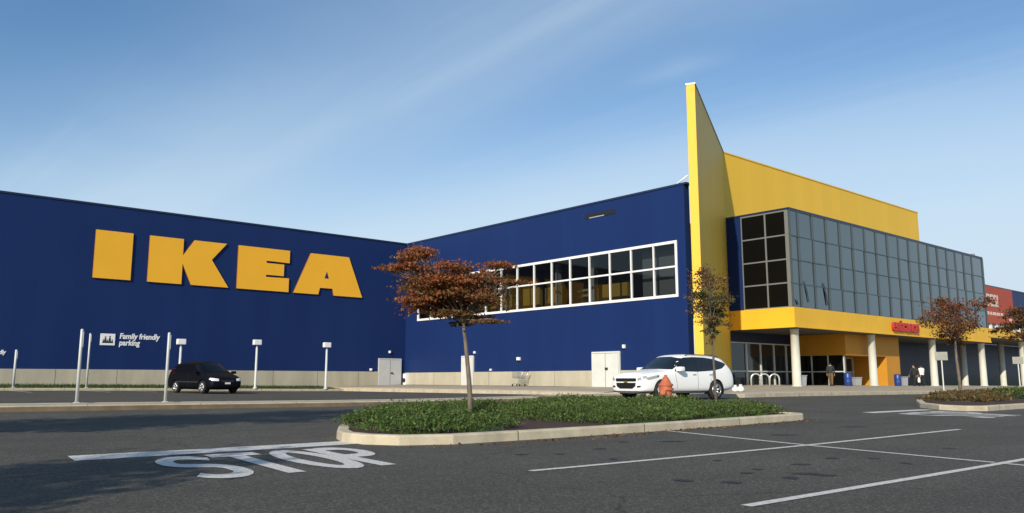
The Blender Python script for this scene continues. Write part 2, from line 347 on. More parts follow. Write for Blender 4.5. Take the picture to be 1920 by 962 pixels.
def sheet(bm, poly, dz=.006, step=.3, zf=None, mi=0):
    """flat outline laid on the ground, cut finely so it follows the slope"""
    zf = zf or g
    vs = [bm.verts.new((x, y, 0)) for x, y in poly]; f = bm.faces.new(vs)
    if f.normal.z < 0 or sum(poly[i-1][0]*poly[i][1]-poly[i][0]*poly[i-1][1] for i in range(len(poly))) < 0: f.normal_flip()
    xs_ = [p[0] for p in poly]; ys_ = [p[1] for p in poly]; geom = [f]+list(f.edges)+list(f.verts)
    for ax, lo, hi in ((0, min(xs_), max(xs_)), (1, min(ys_), max(ys_))):
        c = lo+step
        while c < hi-.01:
            no = (1, 0, 0) if ax == 0 else (0, 1, 0); co = (c, 0, 0) if ax == 0 else (0, c, 0)
            r = bmesh.ops.bisect_plane(bm, geom=geom, plane_co=co, plane_no=no); geom = r['geom']; c += step
    for v in {v for e in geom if isinstance(e, bmesh.types.BMFace) for v in e.verts}:
        v.co.z = zf(v.co.x, v.co.y)+dz
    for e in geom:
        if isinstance(e, bmesh.types.BMFace): e.material_index = mi
def quadline(p, q, w):
    p = Vector(p); q = Vector(q); d = (q-p).normalized(); n = Vector((-d.y, d.x))*w/2
    return [tuple(p-n), tuple(q-n), tuple(q+n), tuple(p+n)]

# painted stall lines, stop bars and the word STOP
pm = bmesh.new()
sheet(pm, quadline((6.27, 6.85), (17.4, 6.52), .11))
sheet(pm, quadline((5.86, 3.85), (17.2, 3.62), .11))
for a, b_ in (((12.75, 10.05), (11.93, 6.75)), ((11.87, 6.62), (11.23, 3.83)), ((11.18, 3.68), (10.55, 1.0))): sheet(pm, quadline(a, b_, .10))
sheet(pm, quadline((5.2, .9), (16.8, .7), .11))
for xx in (9.4, 13.2, 15.6, 20.2, 24.6): sheet(pm, quadline((xx, 53.6), (xx, 48.2), .13))
tag(finish('parking_line', pm, M_paint), kind='structure')
sb = bmesh.new(); sheet(sb, [(2.75, 11.36), (6.9, 11.42), (7.2, 11.98), (2.83, 12.06)], dz=.006)
sheet(sb, [(22.4, 10.55), (25.9, 10.35), (25.9, 10.75), (22.5, 10.95)], dz=.006)
tag(finish('stop_bar', sb, M_paint), kind='structure')
def arc(cx, cy, rx, ry, a0, a1, n=10): return [(cx+rx*math.cos(R(a0+(a1-a0)*i/n)), cy+ry*math.sin(R(a0+(a1-a0)*i/n))) for i in range(n+1)]
def stroke(bm, pts, wx, wy, tr):
    """broad pen stroke: wider across (wx) than along (wy), letters are stretched along the lane"""
    Lp, Rp = [], []
    for i, p in enumerate(pts):
        a = Vector(pts[max(i-1, 0)]); b = Vector(pts[min(i+1, len(pts)-1)]); d = (b-a).normalized(); n = Vector((-d.y*wx/2, d.x*wy/2))
        Lp.append(tr(p[0]+n.x, p[1]+n.y)); Rp.append(tr(p[0]-n.x, p[1]-n.y))
    for i in range(len(pts)-1): sheet(bm, [Lp[i], Rp[i], Rp[i+1], Lp[i+1]], dz=.007, step=.6)
def stop_word(x0, y0, w, h, slot):
    bm = bmesh.new()
    def T(k): return lambda u, v: (x0+slot*k+u*w+.12*(v*h-h/2), y0+v*h)
    wx, wy = .31, .155
    stroke(bm, [(.93, .80)]+arc(.5, .74, .40, .20, 25, 180, 8)+arc(.5, .70, .40, .16, 190, 262, 4)+arc(.5, .32, .40, .2, 82, 0, 5)+arc(.5, .26, .40, .20, 0, -155, 8), wx, wy, T(0))
    stroke(bm, [(.0, .943), (1.0, .943)], wx, wy, T(1)); stroke(bm, [(.5, .885), (.5, 0)], wx, wy, T(1))
    stroke(bm, arc(.5, .5, .38, .445, 90, 450, 24), wx, wy, T(2))
    stroke(bm, [(.13, 1), (.13, 0)], wx, wy, T(3)); stroke(bm, [(.265, .943), (.5, .943)]+arc(.5, .73, .37, .213, 90, -90, 10)+[(.265, .517)], wx, wy, T(3))
    return bm
tag(finish('stop_word', stop_word(3.38, 8.45, .68, 2.62, .715), M_paint), kind='structure')
tag(finish('stop_word', stop_word(22.3, 7.6, .66, 2.4, .72), M_paint), kind='structure')

# old oil drips on the stalls
om = bmesh.new()
for xa, ya, xb, yb in [(10.15, 9.02, 10.32, 8.87), (10.72, 8.66, 11.11, 8.31), (7.49, 8.5, 7.65, 8.36), (7.93, 8.21, 8.08, 8.09), (8.92, 8.41, 9.09, 8.26), (7.94, 7.21, 8.04, 7.12), (6.77, 5.29, 6.93, 5.14), (7.0, 4.88, 7.18, 4.73), (7.86, 5.23, 7.99, 5.11), (7.81, 4.71, 7.97, 4.57), (8.24, 4.83, 8.5, 4.6), (8.27, 4.6, 8.48, 4.42), (9.13, 5.37, 9.32, 5.2), (10.14, 5.48, 10.32, 5.33), (10.58, 5.1, 10.71, 4.99), (10.27, 4.54, 10.37, 4.46), (12.81, 5.1, 13.04, 4.9), (13.3, 8.22, 13.73, 7.84), (16.26, 8.5, 16.84, 7.99), (8.28, 5.36, 8.39, 5.26), (8.83, 6.27, 8.93, 6.18)]:
    c = Vector(((xa+xb)/2, (ya+yb)/2)); d = Vector((xb-xa, yb-ya))/2; n_ = Vector((-d.y, d.x)).normalized()*random.uniform(.07, .15)
    sheet(om, [tuple(c+d*math.cos(a)*random.uniform(.65, 1.05)+n_*math.sin(a)*random.uniform(.6, 1.1)) for a in [2*math.pi*q/13 for q in range(13)]], dz=.004)
tag(finish('oil_stain', om, mat('oil_stain', (.019, .018, .016), .6, var=.4, vscale=25, bump=.4, bscale=80)), kind='structure')

# ------------------------------------------------------------------ pavement, kerbs, islands
sw = TPS([(31, 57, .42), (31, 45, .40), (31, 30, .36), (31, 21, .37), (38.5, 57.4, .62), (38.5, 45, .60), (38.5, 35, .57), (38.5, 28, .54), (45, 21, .34), (58, 21, .28), (72, 21, .22), (90, 21, .18), (125, 21, .16),
          (52, 29.8, .54), (63, 29.8, .54), (75, 29.8, .47), (87, 29.8, .41), (100, 31, .33), (125, 32, .25), (60, 36, .58), (80, 36, .46), (125, 37, .26)], lam=1.0)
bm = bmesh.new(); VX = {}
def vx(x, y):
    k = (round(x, 3), round(y, 3))
    if k not in VX: VX[k] = bm.verts.new((x, y, sw(x, y)))
    return VX[k]
gx = [31+1.875*i for i in range(5)] + [38.5+2.0*i for i in range(1, 45)]; gy = [21+1.6*i for i in range(11)] + [37+2.05*i for i in range(1, 11)]
for i in range(len(gx)-1):
    for j in range(len(gy)-1):
        if gx[i] >= 38.4 and gy[j] >= 36.9: continue
        bm.faces.new((vx(gx[i], gy[j]), vx(gx[i+1], gy[j]), vx(gx[i+1], gy[j+1]), vx(gx[i], gy[j+1]))).smooth = True
bm.edges.ensure_lookup_table()
r = bmesh.ops.extrude_edge_only(bm, edges=[e for e in bm.edges if e.is_boundary])
for v in r['geom']:
    if isinstance(v, bmesh.types.BMVert): v.co.z -= .6
bmesh.ops.recalc_face_normals(bm, faces=bm.faces[:])
tag(finish('pavement', bm, M_walk), kind='structure')

def kerb(pts, w, top, mats, name, zf=None, step=.5, closed=False):
    """kerb stone run: bevelled section swept along a line; outer face on the right of travel"""
    P = [Vector((x, y)) for x, y in pts]
    if closed: P.append(P[0])
    Q = [P[0]]
    for a, b in zip(P, P[1:]):
        n = max(1, int((b-a).length/step)); Q += [a+(b-a)*k/n for k in range(1, n+1)]
    if closed: Q = Q[:-1]
    bm = bmesh.new(); rings = []
    zf = zf or (lambda x, y: g(x, y))
    m = len(Q)
    for i, p in enumerate(Q):
        a = Q[(i-1) % m] if closed or i else p; b = Q[(i+1) % m] if closed or i < m-1 else p
        d = (b-a).normalized(); n = Vector((d.y, -d.x))
        z = zf(p.x, p.y); ring = []
        for off, h in ((.012, -.3), (.0, top-.03), (-.012, top-.008), (-.035, top), (-w+.02, top), (-w, top-.01), (-w, -.3)):
            ring.append(bm.verts.new((p.x+n.x*off, p.y+n.y*off, z+h)))
        rings.append(ring)
    for i in range(m if closed else m-1):
        r0, r1 = rings[i], rings[(i+1) % m]
        for k in range(6):
            f = bm.faces.new((r0[k], r0[k+1], r1[k+1], r1[k])); f.material_index = 1 if k < 1 else 0
    if not closed:
        bm.faces.new(rings[0]); bm.faces.new(rings[-1][::-1])
    bmesh.ops.recalc_face_normals(bm, faces=bm.faces[:])
    return tag(finish(name, bm, mats), kind='structure')
M_joint = mat('kerb_joint', (.10, .085, .06), .9)
# the kerb of the pavement in front of the store
kerb([(30.99, 57.0), (30.99, 22.0), (31.3, 21.3), (32, 20.99), (126, 20.99)][::-1], .18, .004, [M_conc, M_conc], 'kerb', zf=lambda x, y: sw(max(x, 31), max(y, 21)))
# grass strip and its kerb along the sign wall
kerb([(-60, 54.0), (30.8, 54.0)], .16, .15, [M_conc, M_conc], 'kerb')
bm = bmesh.new(); sheet(bm, [(-60, 54.16), (30.82, 54.16), (30.82, 57.5), (-60, 57.5)], dz=0, step=1.7,
      zf=lambda x, y: g(x, y)+.13+.18*max(0, (y-54.2)/3.3)**1.2)
tag(finish('grass_verge', bm, M_grass), kind='structure')
# narrow median with the sign posts
def capsule(x0, x1, y0, y1, n=8):
    r = (y1-y0)/2; return arc(x1-r, (y0+y1)/2, r, r, -90, 90, n)+arc(x0+r, (y0+y1)/2, r, r, 90, 270, n)
mpoly = [(-30, 24.35)]+[(29, 24.35)]+[(30.6, 25.3)]+[(29, 26.25), (-30, 26.25)]
kerb(mpoly, .16, .155, [M_conc, M_kbrown], 'kerb', closed=True)
bm = bmesh.new(); sheet(bm, [(-30, 24.45), (28.9, 24.45), (30.3, 25.3), (28.9, 26.15), (-30, 26.15)], dz=.145, step=1.2)
tag(finish('median', bm, M_walk), kind='structure')
# planted islands
isl1 = [(7.9, 10.42), (9.5, 10.28), (13, 10.12), (17.6, 10.08)]+arc(17.75, 10.5, .42, .42, -80, 0, 4)+[(18.2, 13), (18.3, 16.6)]+arc(17.6, 16.7, .7, .7, 5, 90, 4)+[(13, 17.4), (10.3, 16.6), (8.6, 14.7)]+[(7.5, 13.3), (7.02, 12.5), (6.78, 11.9), (6.82, 11.3), (7.15, 10.8)]
kerb(isl1, .2, .155, [M_conc, M_conc], 'kerb', closed=True, step=.35)
def inset(poly, d):
    c = Vector((sum(p[0] for p in poly)/len(poly), sum(p[1] for p in poly)/len(poly))); out = []
    for p in poly:
        v = Vector(p)-c; out.append(tuple(c+v*(1-d/v.length)))
    return out
bm = bmesh.new(); sheet(bm, inset(isl1, .12), dz=.13, step=.8); tag(finish('mulch_bed', bm, M_mulch), kind='structure')
isl2 = [(26.5, 9.1), (62, 9.1), (62, 16), (40, 16), (35.5, 14.8), (30.0, 12.6), (27.4, 11.4), (26.1, 10.3), (25.95, 9.5)]
kerb(isl2, .2, .155, [M_conc, M_conc], 'kerb', closed=True)
bm = bmesh.new(); sheet(bm, inset(isl2, .14), dz=.13, step=1.5); tag(finish('mulch_bed', bm, M_mulch), kind='structure')

# ------------------------------------------------------------------ the store
XR, YL = 38.47, 57.5
O = (38.47, 57.5, .5)
store = thing('store_building', 'big dark blue and yellow warehouse store with glass front and canopy', 'building', O)
def part(name, bm, mats, parent=store, origin=O, smooth=None): return finish(name, bm, mats, parent, origin, smooth)
ZT = 12.38
bm = bmesh.new(); box(bm, -60, XR+.5, YL, YL+.5, .2, ZT); part('blue_wall', bm, M_blue)
bm = bmesh.new(); box(bm, XR, XR+.5, 28.6, YL, .2, 5.78); box(bm, XR, XR+.5, 28.6, YL, 9.14, ZT)
box(bm, XR, XR+.5, 28.6, 29.2, 5.78, 9.14); box(bm, XR, XR+.5, 55.78, YL, 5.78, 9.14); part('blue_wall', bm, M_blue)
bm = bmesh.new(); box(bm, -60, XR-.05, YL-.05, YL+.55, ZT, ZT+.12); part('roof_coping', bm, M_cope)
bm = bmesh.new(); box(bm, XR-.05, XR+.55, 28.4, YL-.05, ZT, ZT+.12); part('roof_coping', bm, M_cope)
bm = bmesh.new(); box(bm, -60, 35.84, YL-.09, YL-.002, .1, 1.66, .01); 
for k in range(26):
    x = 34.0-3.6*k; box(bm, x, x+.03, YL-.092, YL-.088, .2, 1.64, mi=1)
part('plinth', bm, [M_plinth, M_joint])
bm = bmesh.new()
for a, b_ in ((28.6, 33.72), (36.14, 48.2), (49.72, YL-.1)): box(bm, XR-.09, XR-.002, a, b_, .1, 1.58, .01)
for y in (31.2, 39.5, 43, 46.4, 53.2): box(bm, XR-.092, XR-.088, y, y+.03, .2, 1.56, mi=1)
part('plinth', bm, [M_plinth, M_joint])
bm = bmesh.new(); box(bm, -60, XR+.5, YL+.6, 100, 11.6, 11.9); box(bm, XR+.6, 52, 38.5, YL+.5, 11.6, 11.9); box(bm, 52, 128, 42.2, YL+.5, 11.6, 11.9); part('roof', bm, M_grey)
# doors
def door_y(x0, x1, z0, z1, m):
    bm = bmesh.new(); box(bm, x0, x1, YL-.13, YL-.004, z0, z1, .01); d = part('door', bm, m)
    xm = (x0+x1)/2; bm = bmesh.new()
    box(bm, xm-.015, xm+.015, YL-.134, YL-.128, z0+.05, z1-.12, mi=1); box(bm, x0+.1, x1-.1, YL-.133, YL-.128, z1-.12, z1-.1, mi=1)
    part('door_seam', bm, [m, M_joint], d)
    bm = bmesh.new(); box(bm, xm+.03, xm+.25, YL-.2, YL-.13, z0+.95, z0+1.05, .01); part('handle', bm, M_dark, d)
def door_x(y0, y1, z0, z1, m, double=True):
    bm = bmesh.new(); box(bm, XR-.13, XR-.004, y0, y1, z0, z1, .01); d = part('door', bm, m)
    ym = (y0+y1)/2; bm = bmesh.new()
    if double: box(bm, XR-.134, XR-.128, ym-.015, ym+.015, z0+.05, z1-.12, mi=1)
    box(bm, XR-.133, XR-.128, y0+.1, y1-.1, z1-.12, z1-.1, mi=1); box(bm, XR-.133, XR-.128, y0+.09, y0+.105, z0, z1-.1, mi=1); part('door_seam', bm, [m, M_joint], d)
    bm = bmesh.new(); box(bm, XR-.21, XR-.13, ym-.22, ym-.02, z0+1.12, z0+1.26, .01); part('handle', bm, M_dark, d)
door_y(35.86, 38.05, .55, 2.74, M_door)
door_x(33.75, 36.1, .5, 2.76, M_doorw); door_x(48.24, 49.68, .5, 2.8, M_doorw, False)
# ribbon window
rw = thing('ribbon_window', None, None); rw.parent = store; rw.location = (0, 0, 0)
Y0, Y1, Z0, Z1, ZM = 29.21, 55.77, 5.79, 9.13, 7.53
bm = bmesh.new(); nc = 15; st = (Y1-Y0)/nc
for z, t in ((Z0, .16), (ZM+.01, .10), (Z1-.16, .16)): box(bm, XR-.05, XR+.12, Y0, Y1, z, z+t)
for k in range(nc+1):
    y = Y0+k*st; w = .074 if 0 < k < nc else .15; yy = y-.037 if 0 < k < nc else (Y0 if k == 0 else Y1-.15)
    for a, b_ in ((Z0+.16, ZM), (ZM+.12, Z1-.16)): box(bm, XR-.048, XR+.118, yy, yy+w, a, b_)
part('frame', bm, M_white, rw)
for k in range(nc):
    for a, b_ in ((Z0+.16, ZM), (ZM+.12, Z1-.16)):
        bm = bmesh.new(); ya, yb = Y0+k*st+.045, Y0+(k+1)*st-.045; tl = random.uniform(-.012, .012)
        vs = [bm.verts.new(p) for p in ((XR+.05, ya, a), (XR+.05+tl, yb, a), (XR+.05+tl, yb, b_), (XR+.05, ya, b_))]; bm.faces.new(vs[::-1])
        part('pane', bm, M_glass, rw)
# rooms seen through the ribbon window
bm = bmesh.new()
box(bm, XR+6, XR+6.2, 32.6, YL, 5, 10.5); box(bm, XR+.5, XR+6, 32.6, YL, 5.2, 5.4); box(bm, XR+1.0, XR+6, 32.4, 32.6, 5.4, 10)
box(bm, XR+.9, XR+1.0, 28.9, 32.6, 5.2, 10.2); box(bm, XR+.5, XR+.9, 28.9, 32.6, 5.2, 5.4)
box(bm, XR+.5, XR+6, YL-.2, YL, 5.4, 10); box(bm, XR+.5, XR+6.2, 32.6, YL, 10.0, 10.2, mi=1); box(bm, XR+.5, XR+.9, 28.9, 32.6, 10.0, 10.2, mi=1)
for y in (44, 47.2, 50.4): box(bm, XR+.6, XR+6, y, y+.14, 9.2, 9.32, mi=1)
for a, b_, h in ((35.0, 37.2, 7.35), (37.8, 39.2, 7.2), (41.0, 42.8, 7.6), (43.4, 45.2, 7.9), (46.0, 47.6, 7.4), (48.3, 51, 7.9)): box(bm, XR+2.2, XR+2.5, a, b_, 5.4, h, mi=2)
for z in (6.2, 6.6, 7.0): box(bm, XR+1.9, XR+2.19, 38.0, 39.2, z, z+.05, mi=1)
for y in (36.8, 40.2, 45.6): box(bm, XR+1.0, XR+1.3, y, y+.3, 5.4, 10, mi=1)
part('interior_room', bm, [M_int, M_ceil, M_ochre])
# louvre slot
bm = bmesh.new(); box(bm, XR-.03, XR-.003, 33.99, 36.61, 11.46, 11.78, mi=0); box(bm, XR-.04, XR-.03, 34.9, 36.2, 11.47, 11.53, mi=1); part('vent_slot', bm, [M_black, M_bin])
# fin
bm = bmesh.new(); Lf = Vector((38.25, 28.03)); Rf = Vector((38.49, 27.59)); Bf = Vector((52.24, 35.04)); B2 = Bf+(Lf-Rf)
prism(bm, [tuple(Lf), tuple(Rf), tuple(Bf), tuple(B2)], lambda u, v: Vector((u, v, .3)), (0, 0, 17.99)); bmesh.ops.recalc_face_normals(bm, faces=bm.faces[:])
part('fin_wall', bm, M_yfin)
bm = bmesh.new(); prism(bm, [tuple(Lf+Vector((-.04, .02))), tuple(Rf+Vector((.0, -.05))), tuple(Bf+Vector((.05, -.03))), tuple(B2)], lambda u, v: Vector((u, v, 18.29)), (0, 0, .08)); bmesh.ops.recalc_face_normals(bm, faces=bm.faces[:])
part('fin_coping', bm, M_grey)
bm = bmesh.new(); tube(bm, [(39.0, 30.0, 12.4), (38.9, 28.6, 13.0)], .05); part('brace', bm, M_white)
# yellow tower block
bm = bmesh.new(); box(bm, 52.24, 87.1, 35.04, 37.7, 6.5, 18.25); part('tower_block', bm, M_yel)
bm = bmesh.new(); box(bm, 52.26, 87.14, 35.0, 37.7, 18.25, 18.36); part('tower_coping', bm, M_yel)
# glass box
XB, YB, XE = 52.2, 29.8, 88.7
bm = bmesh.new(); box(bm, XB+.06, XE-.02, YB+.06, 35.03, 6.06, 13.0); part('glass_box_core', bm, M_navy)
bm = bmesh.new(); box(bm, XB-.04, XE+.04, YB-.04, 35.03, 13.0, 13.14); part('roof_coping', bm, M_cope)
bm = bmesh.new(); box(bm, XB, XB+.055, 33.74, 35.02, 6.06, 13.0); part('blue_wall', bm, M_blue)
cw = thing('corner_window', None, None); cw.parent = store; cw.location = (0, 0, 0)
bm = bmesh.new(); rows = [6.06, 7.77, 9.45, 11.19, 12.94]; cols = [30.02, 31.73, 33.72]
for z in rows: box(bm, XB-.02, XB+.055, 29.9, 33.74, z-.05, z+.05)
for i, y in enumerate(cols):
    w = .06 if i else .14
    for a, b_ in zip(rows, rows[1:]): box(bm, XB-.018, XB+.052, y-w, y+(.02 if i == 2 else w), a+.05, b_-.05)
part('frame', bm, M_grey, cw)
for a, b_ in zip(rows, rows[1:]):
    for c, d in zip(cols, cols[1:]):
        bm = bmesh.new(); box(bm, XB+.02, XB+.035, c+.05, d-.05, a+.04, b_-.04); part('pane', bm, M_dglass, cw)
ct = thing('curtain_wall', None, None); ct.parent = store; ct.location = (0, 0, 0)
rows = [6.06, 7.72, 9.43, 11.14, 12.98]; cols = [XB]+[53.36+2.03*k for k in range(18)]; cols[-1] = XE
bm = bmesh.new()
for z in rows: box(bm, XB, XE, YB-.03, YB+.055, z-.035, z+.035)
for c in cols:
    for a, b_ in zip(rows, rows[1:]): box(bm, max(c-.045, XB), min(c+.045, XE), YB-.075, YB+.052, a+.035, b_-.035)
part('mullion_grid', bm, M_mull, ct)
for a, b_ in zip(rows, rows[1:]):
    for c, d in zip(cols, cols[1:]):
        bm = bmesh.new(); t1, t2 = random.uniform(-.018, .018), random.uniform(-.014, .014); y = YB+.02
        vs = [bm.verts.new(p) for p in ((c+.04, y+t1, a+.03), (d-.04, y-t1, a+.03), (d-.04, y-t1+t2, b_-.03), (c+.04, y+t1+t2, b_-.03))]; bm.faces.new(vs)
        part('pane', bm, M_tglass, ct)
# dark slanting strips on the first panes, standing in for reflected lamp poles
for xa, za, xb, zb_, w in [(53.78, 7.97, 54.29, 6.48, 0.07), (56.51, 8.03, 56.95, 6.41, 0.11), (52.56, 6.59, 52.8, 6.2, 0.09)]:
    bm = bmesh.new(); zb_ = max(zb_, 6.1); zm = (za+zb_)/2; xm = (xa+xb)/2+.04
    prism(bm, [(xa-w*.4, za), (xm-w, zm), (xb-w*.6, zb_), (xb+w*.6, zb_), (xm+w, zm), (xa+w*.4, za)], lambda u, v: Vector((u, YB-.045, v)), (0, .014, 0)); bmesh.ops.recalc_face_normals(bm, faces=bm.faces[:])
    part('painted_reflection', bm, M_dark, ct)
# canopy
bm = bmesh.new(); box(bm, XB-.06, 88.95, YB-.08, 35.03, 4.66, 6.04); box(bm, 88.95, 130, YB-.08, 35.03, 5.16, 6.04); part('canopy', bm, M_yband)
bm = bmesh.new(); box(bm, XB-.1, 88.97, YB-.12, YB-.06, 4.62, 4.74); box(bm, XB-.1, XB-.05, YB-.06, 35.0, 4.62, 4.74); part('canopy_trim', bm, M_yband)
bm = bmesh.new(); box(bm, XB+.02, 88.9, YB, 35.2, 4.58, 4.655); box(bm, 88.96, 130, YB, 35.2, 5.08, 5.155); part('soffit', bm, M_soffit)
for k in range(6):
    x = 53.2+11.66*k; z0 = sw(x, 30.4); zt = 4.58 if x < 88.9 else 5.08
    bm = bmesh.new(); lathe(bm, [(.36, z0-.05), (.36, z0+.06), (.31, z0+.08), (.29, zt-.1), (.33, zt-.08), (.33, zt)], (x, 30.4, 0), 20); part('column', bm, M_col)
for x in (89.5, 100.3):
    z0 = sw(x, 32.6); bm = bmesh.new(); lathe(bm, [(.34, z0-.05), (.34, z0+.06), (.30, z0+.08), (.30, 5.1)], (x, 32.6, 0), 18); part('column', bm, M_col)
# ground floor under the canopy
bm = bmesh.new(); box(bm, 52.3, 61.9, 35.3, 35.5, 3.82, 4.6); box(bm, 71.3, 130, 35.3, 35.5, 1.45, 5.08); box(bm, 61.85, 71.28, 35.3, 35.5, .1, 4.6); part('navy_wall', bm, M_navy)
M_base = mat('grey_green_base', (.085, .10, .09), .7, var=.1, vscale=1)
bm = bmesh.new(); box(bm, 71.3, 130, 35.22, 35.5, .1, 1.45); part('plinth', bm, M_base)
sf = thing('storefront', None, None); sf.parent = store; sf.location = (0, 0, 0)
bm = bmesh.new(); box(bm, 52.4, 61.8, 35.32, 35.36, .62, 3.8); part('glass', bm, M_sglass, sf)
bm = bmesh.new()
for x in (52.45, 54.57, 56.54, 58.45, 60.26, 61.72): box(bm, x-.06, x+.06, 35.22, 35.34, .5, 3.8)
for z in (.52, 1.6, 3.74): box(bm, 52.4, 61.75, 35.225, 35.335, z, z+.09)
part('frame', bm, M_galv, sf)
bm = bmesh.new(); box(bm, 52.4, 61.8, 35.2, 35.5, .2, .6); part('sill', bm, M_conc, sf)
vb = thing('entrance_porch', None, None); vb.parent = store; vb.location = (0, 0, 0)
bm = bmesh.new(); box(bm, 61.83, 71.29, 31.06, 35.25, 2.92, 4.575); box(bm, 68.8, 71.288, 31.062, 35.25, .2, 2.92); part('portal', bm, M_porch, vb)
bm = bmesh.new(); box(bm, 61.9, 68.78, 33.95, 34.0, .55, 2.9); part('glass', bm, M_sglass, vb)
bm = bmesh.new()
for x in (61.9, 64.3, 66.1, 67.2, 68.5): box(bm, x, x+.14, 33.84, 33.96, .5, 2.9)
for z in (.55, 1.6, 2.78): box(bm, 61.9, 68.7, 33.845, 33.955, z, z+.1)
part('frame', bm, M_galv, vb)
bm = bmesh.new(); box(bm, 61.86, 61.9, 31.2, 35.25, .55, 2.915); part('side_glass', bm, M_dglass, vb)
bm = bmesh.new()
for y in (31.2, 32.5): box(bm, 61.80, 61.94, y, y+.1, .5, 2.9)
box(bm, 61.805, 61.935, 33.9, 34.0, .5, 2.9); box(bm, 61.81, 61.93, 31.3, 35.2, 1.6, 1.68); part('side_frame', bm, M_galv, vb)
# wing at the far end
bm = bmesh.new(); box(bm, 88.72, 130, 35.04, 42, 7.55, 11.95); box(bm, 88.72, 130, 35.3, 42, 6.04, 7.55); part('blue_wall', bm, M_blue)
bm = bmesh.new(); box(bm, 88.74, 130, 34.98, 42, 11.95, 12.07); part('roof_coping', bm, M_cope)
fw = thing('strip_window', None, None); fw.parent = store; fw.location = (0, 0, 0)
bm = bmesh.new(); box(bm, 90, 130, 35.2, 35.29, 6.06, 7.54); part('glass', bm, M_tglass, fw)
bm = bmesh.new()
for k in range(22): box(bm, 90+1.9*k, 90.7+1.9*k, 35.1, 35.2, 6.06, 7.54)
part('frame', bm, M_white, fw)
bm = bmesh.new()
for x, y, z, w in ((86.2, 31.5, 13.14, .9), (88.2, 30.6, 13.14, .35)): box(bm, x-w/2, x+w/2, y-.3, y+.3, z, z+.38, .03)
part('roof_vent', bm, M_grey)

# ------------------------------------------------------------------ signs on the walls
def letters(polys, holes, name, label, cat, y, depth, mats, ox):
    t = thing(name, label, cat, ox)
    for key, poly in polys.items():
        bm = bmesh.new(); fs = prism(bm, poly, lambda u, v: Vector((u, y, v)), (0, depth, 0))
        bmesh.ops.recalc_face_normals(bm, faces=bm.faces[:])
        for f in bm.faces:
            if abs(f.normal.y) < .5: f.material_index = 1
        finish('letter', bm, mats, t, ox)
    return t
zt, zb = 10.73, 7.56
IK = {'I': [(14.1, zt), (14.1, zb), (16.42, zb), (16.42, zt)],
 'K': [(17.49, zt), (17.49, zb), (19.76, zb), (19.76, 9.0), (20.42, zb), (23.09, zb), (21.79, 9.46), (22.83, zt), (20.5, zt), (19.76, 9.58), (19.76, zt)],
 'E': [(23.7, zt), (23.7, zb), (27.74, zb), (27.74, 8.61), (25.9, 8.58), (25.9, 8.74), (27.31, 8.74), (27.31, 9.63), (25.9, 9.63), (25.9, 9.79), (27.74, 9.77), (27.74, zt)],
 'A': [(29.48, zt), (28.14, zb), (30.22, zb), (30.36, 8.09), (31.44, 8.09), (31.57, zb), (34.14, zb), (32.83, zt)]}
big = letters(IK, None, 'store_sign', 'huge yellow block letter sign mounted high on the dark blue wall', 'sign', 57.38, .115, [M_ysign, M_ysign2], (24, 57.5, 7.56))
bm = bmesh.new(); prism(bm, [(30.72, 8.86), (31.09, 8.86), (30.905, 9.42)], lambda u, v: Vector((u, 57.374, v)), (0, .01, 0)); finish('letter_counter', bm, M_blue, big, (24, 57.5, 7.56))
def text_mesh(name, body, size, mats, parent, loc, rot, extr=.02, off=.0, shear=0, sx=1):
    c = bpy.data.curves.new('text', 'FONT'); c.body = body; c.size = size; c.extrude = extr; c.offset = off; c.shear = shear; c.space_line = .85
    o = bpy.data.objects.new('text', c); COL.objects.link(o); dg = bpy.context.evaluated_depsgraph_get(); dg.update()
    me = bpy.data.meshes.new_from_object(o.evaluated_get(dg)); bpy.data.objects.remove(o)
    M = Matrix.Translation(loc) @ rot @ Matrix.Diagonal((sx, 1, 1, 1)); me.transform(M); me.materials.clear(); me.materials.append(mats)
    me.name = name; return ob(name, me, parent)
ROTW = Matrix.Rotation(R(90), 4, 'X')            # reads from the -Y side
def family_sign(x, z, s, label, icon=True):
    t = thing('parking_sign', label, 'sign', (x, 57.5, z))
    bm = bmesh.new(); box(bm, 0, .98*s, -.06, -.005, 0, .82*s, .02); p = finish('pictogram_panel', bm, M_white, t)
    bm = bmesh.new()
    for cx, hh in ((.33, .58), (.62, .62)):
        lathe(bm, [(.055*s, -.066), (.055*s, -.06)], (cx*s, 0, hh*s), 12, axis='Y')
        prism(bm, [((cx-.05)*s, (hh-.07)*s), ((cx+.05)*s, (hh-.07)*s), ((cx+.1)*s, .16*s), ((cx-.1)*s, .16*s)], lambda u, v: Vector((u, -.066, v)), (0, .006, 0))
    for cx in (.2, .47, .78):
        lathe(bm, [(.04*s, -.066), (.04*s, -.06)], (cx*s, 0, .38*s), 10, axis='Y')
        prism(bm, [((cx-.04)*s, .33*s), ((cx+.04)*s, .33*s), ((cx+.07)*s, .16*s), ((cx-.07)*s, .16*s)], lambda u, v: Vector((u, -.0655, v)), (0, .005, 0))
    finish('pictogram', bm, M_dark, p)
    text_mesh('lettering', 'Family friendly\nparking', .55*s, M_white, t, Vector((1.26*s, -.02, .50*s)), ROTW, .012, .014, .12, .86)
family_sign(14.86, 3.22, .92, 'white pictogram sign lettered Family friendly parking, whole, between two tall poles')
family_sign(7.22, 2.25, .60, 'white parking lettering cut off by the left edge of the photo')
es = thing('entrance_sign', 'red entrance lettering standing on the yellow canopy front', 'sign', (67.0, YB-.1, 5.0))
text_mesh('lettering', 'entrance', 1.42, M_redsign, es, Vector((0, -.12, -.02)), ROTW, .09, .035, 0, .98)
bn = thing('wall_banner', 'red banner with white lettering high on the far blue wall', 'banner', (108, 35.0, 7.56))
bm = bmesh.new(); box(bm, -10, 5.1, -.05, -.01, 0, 4.37); finish('cloth', bm, M_banner, bn)
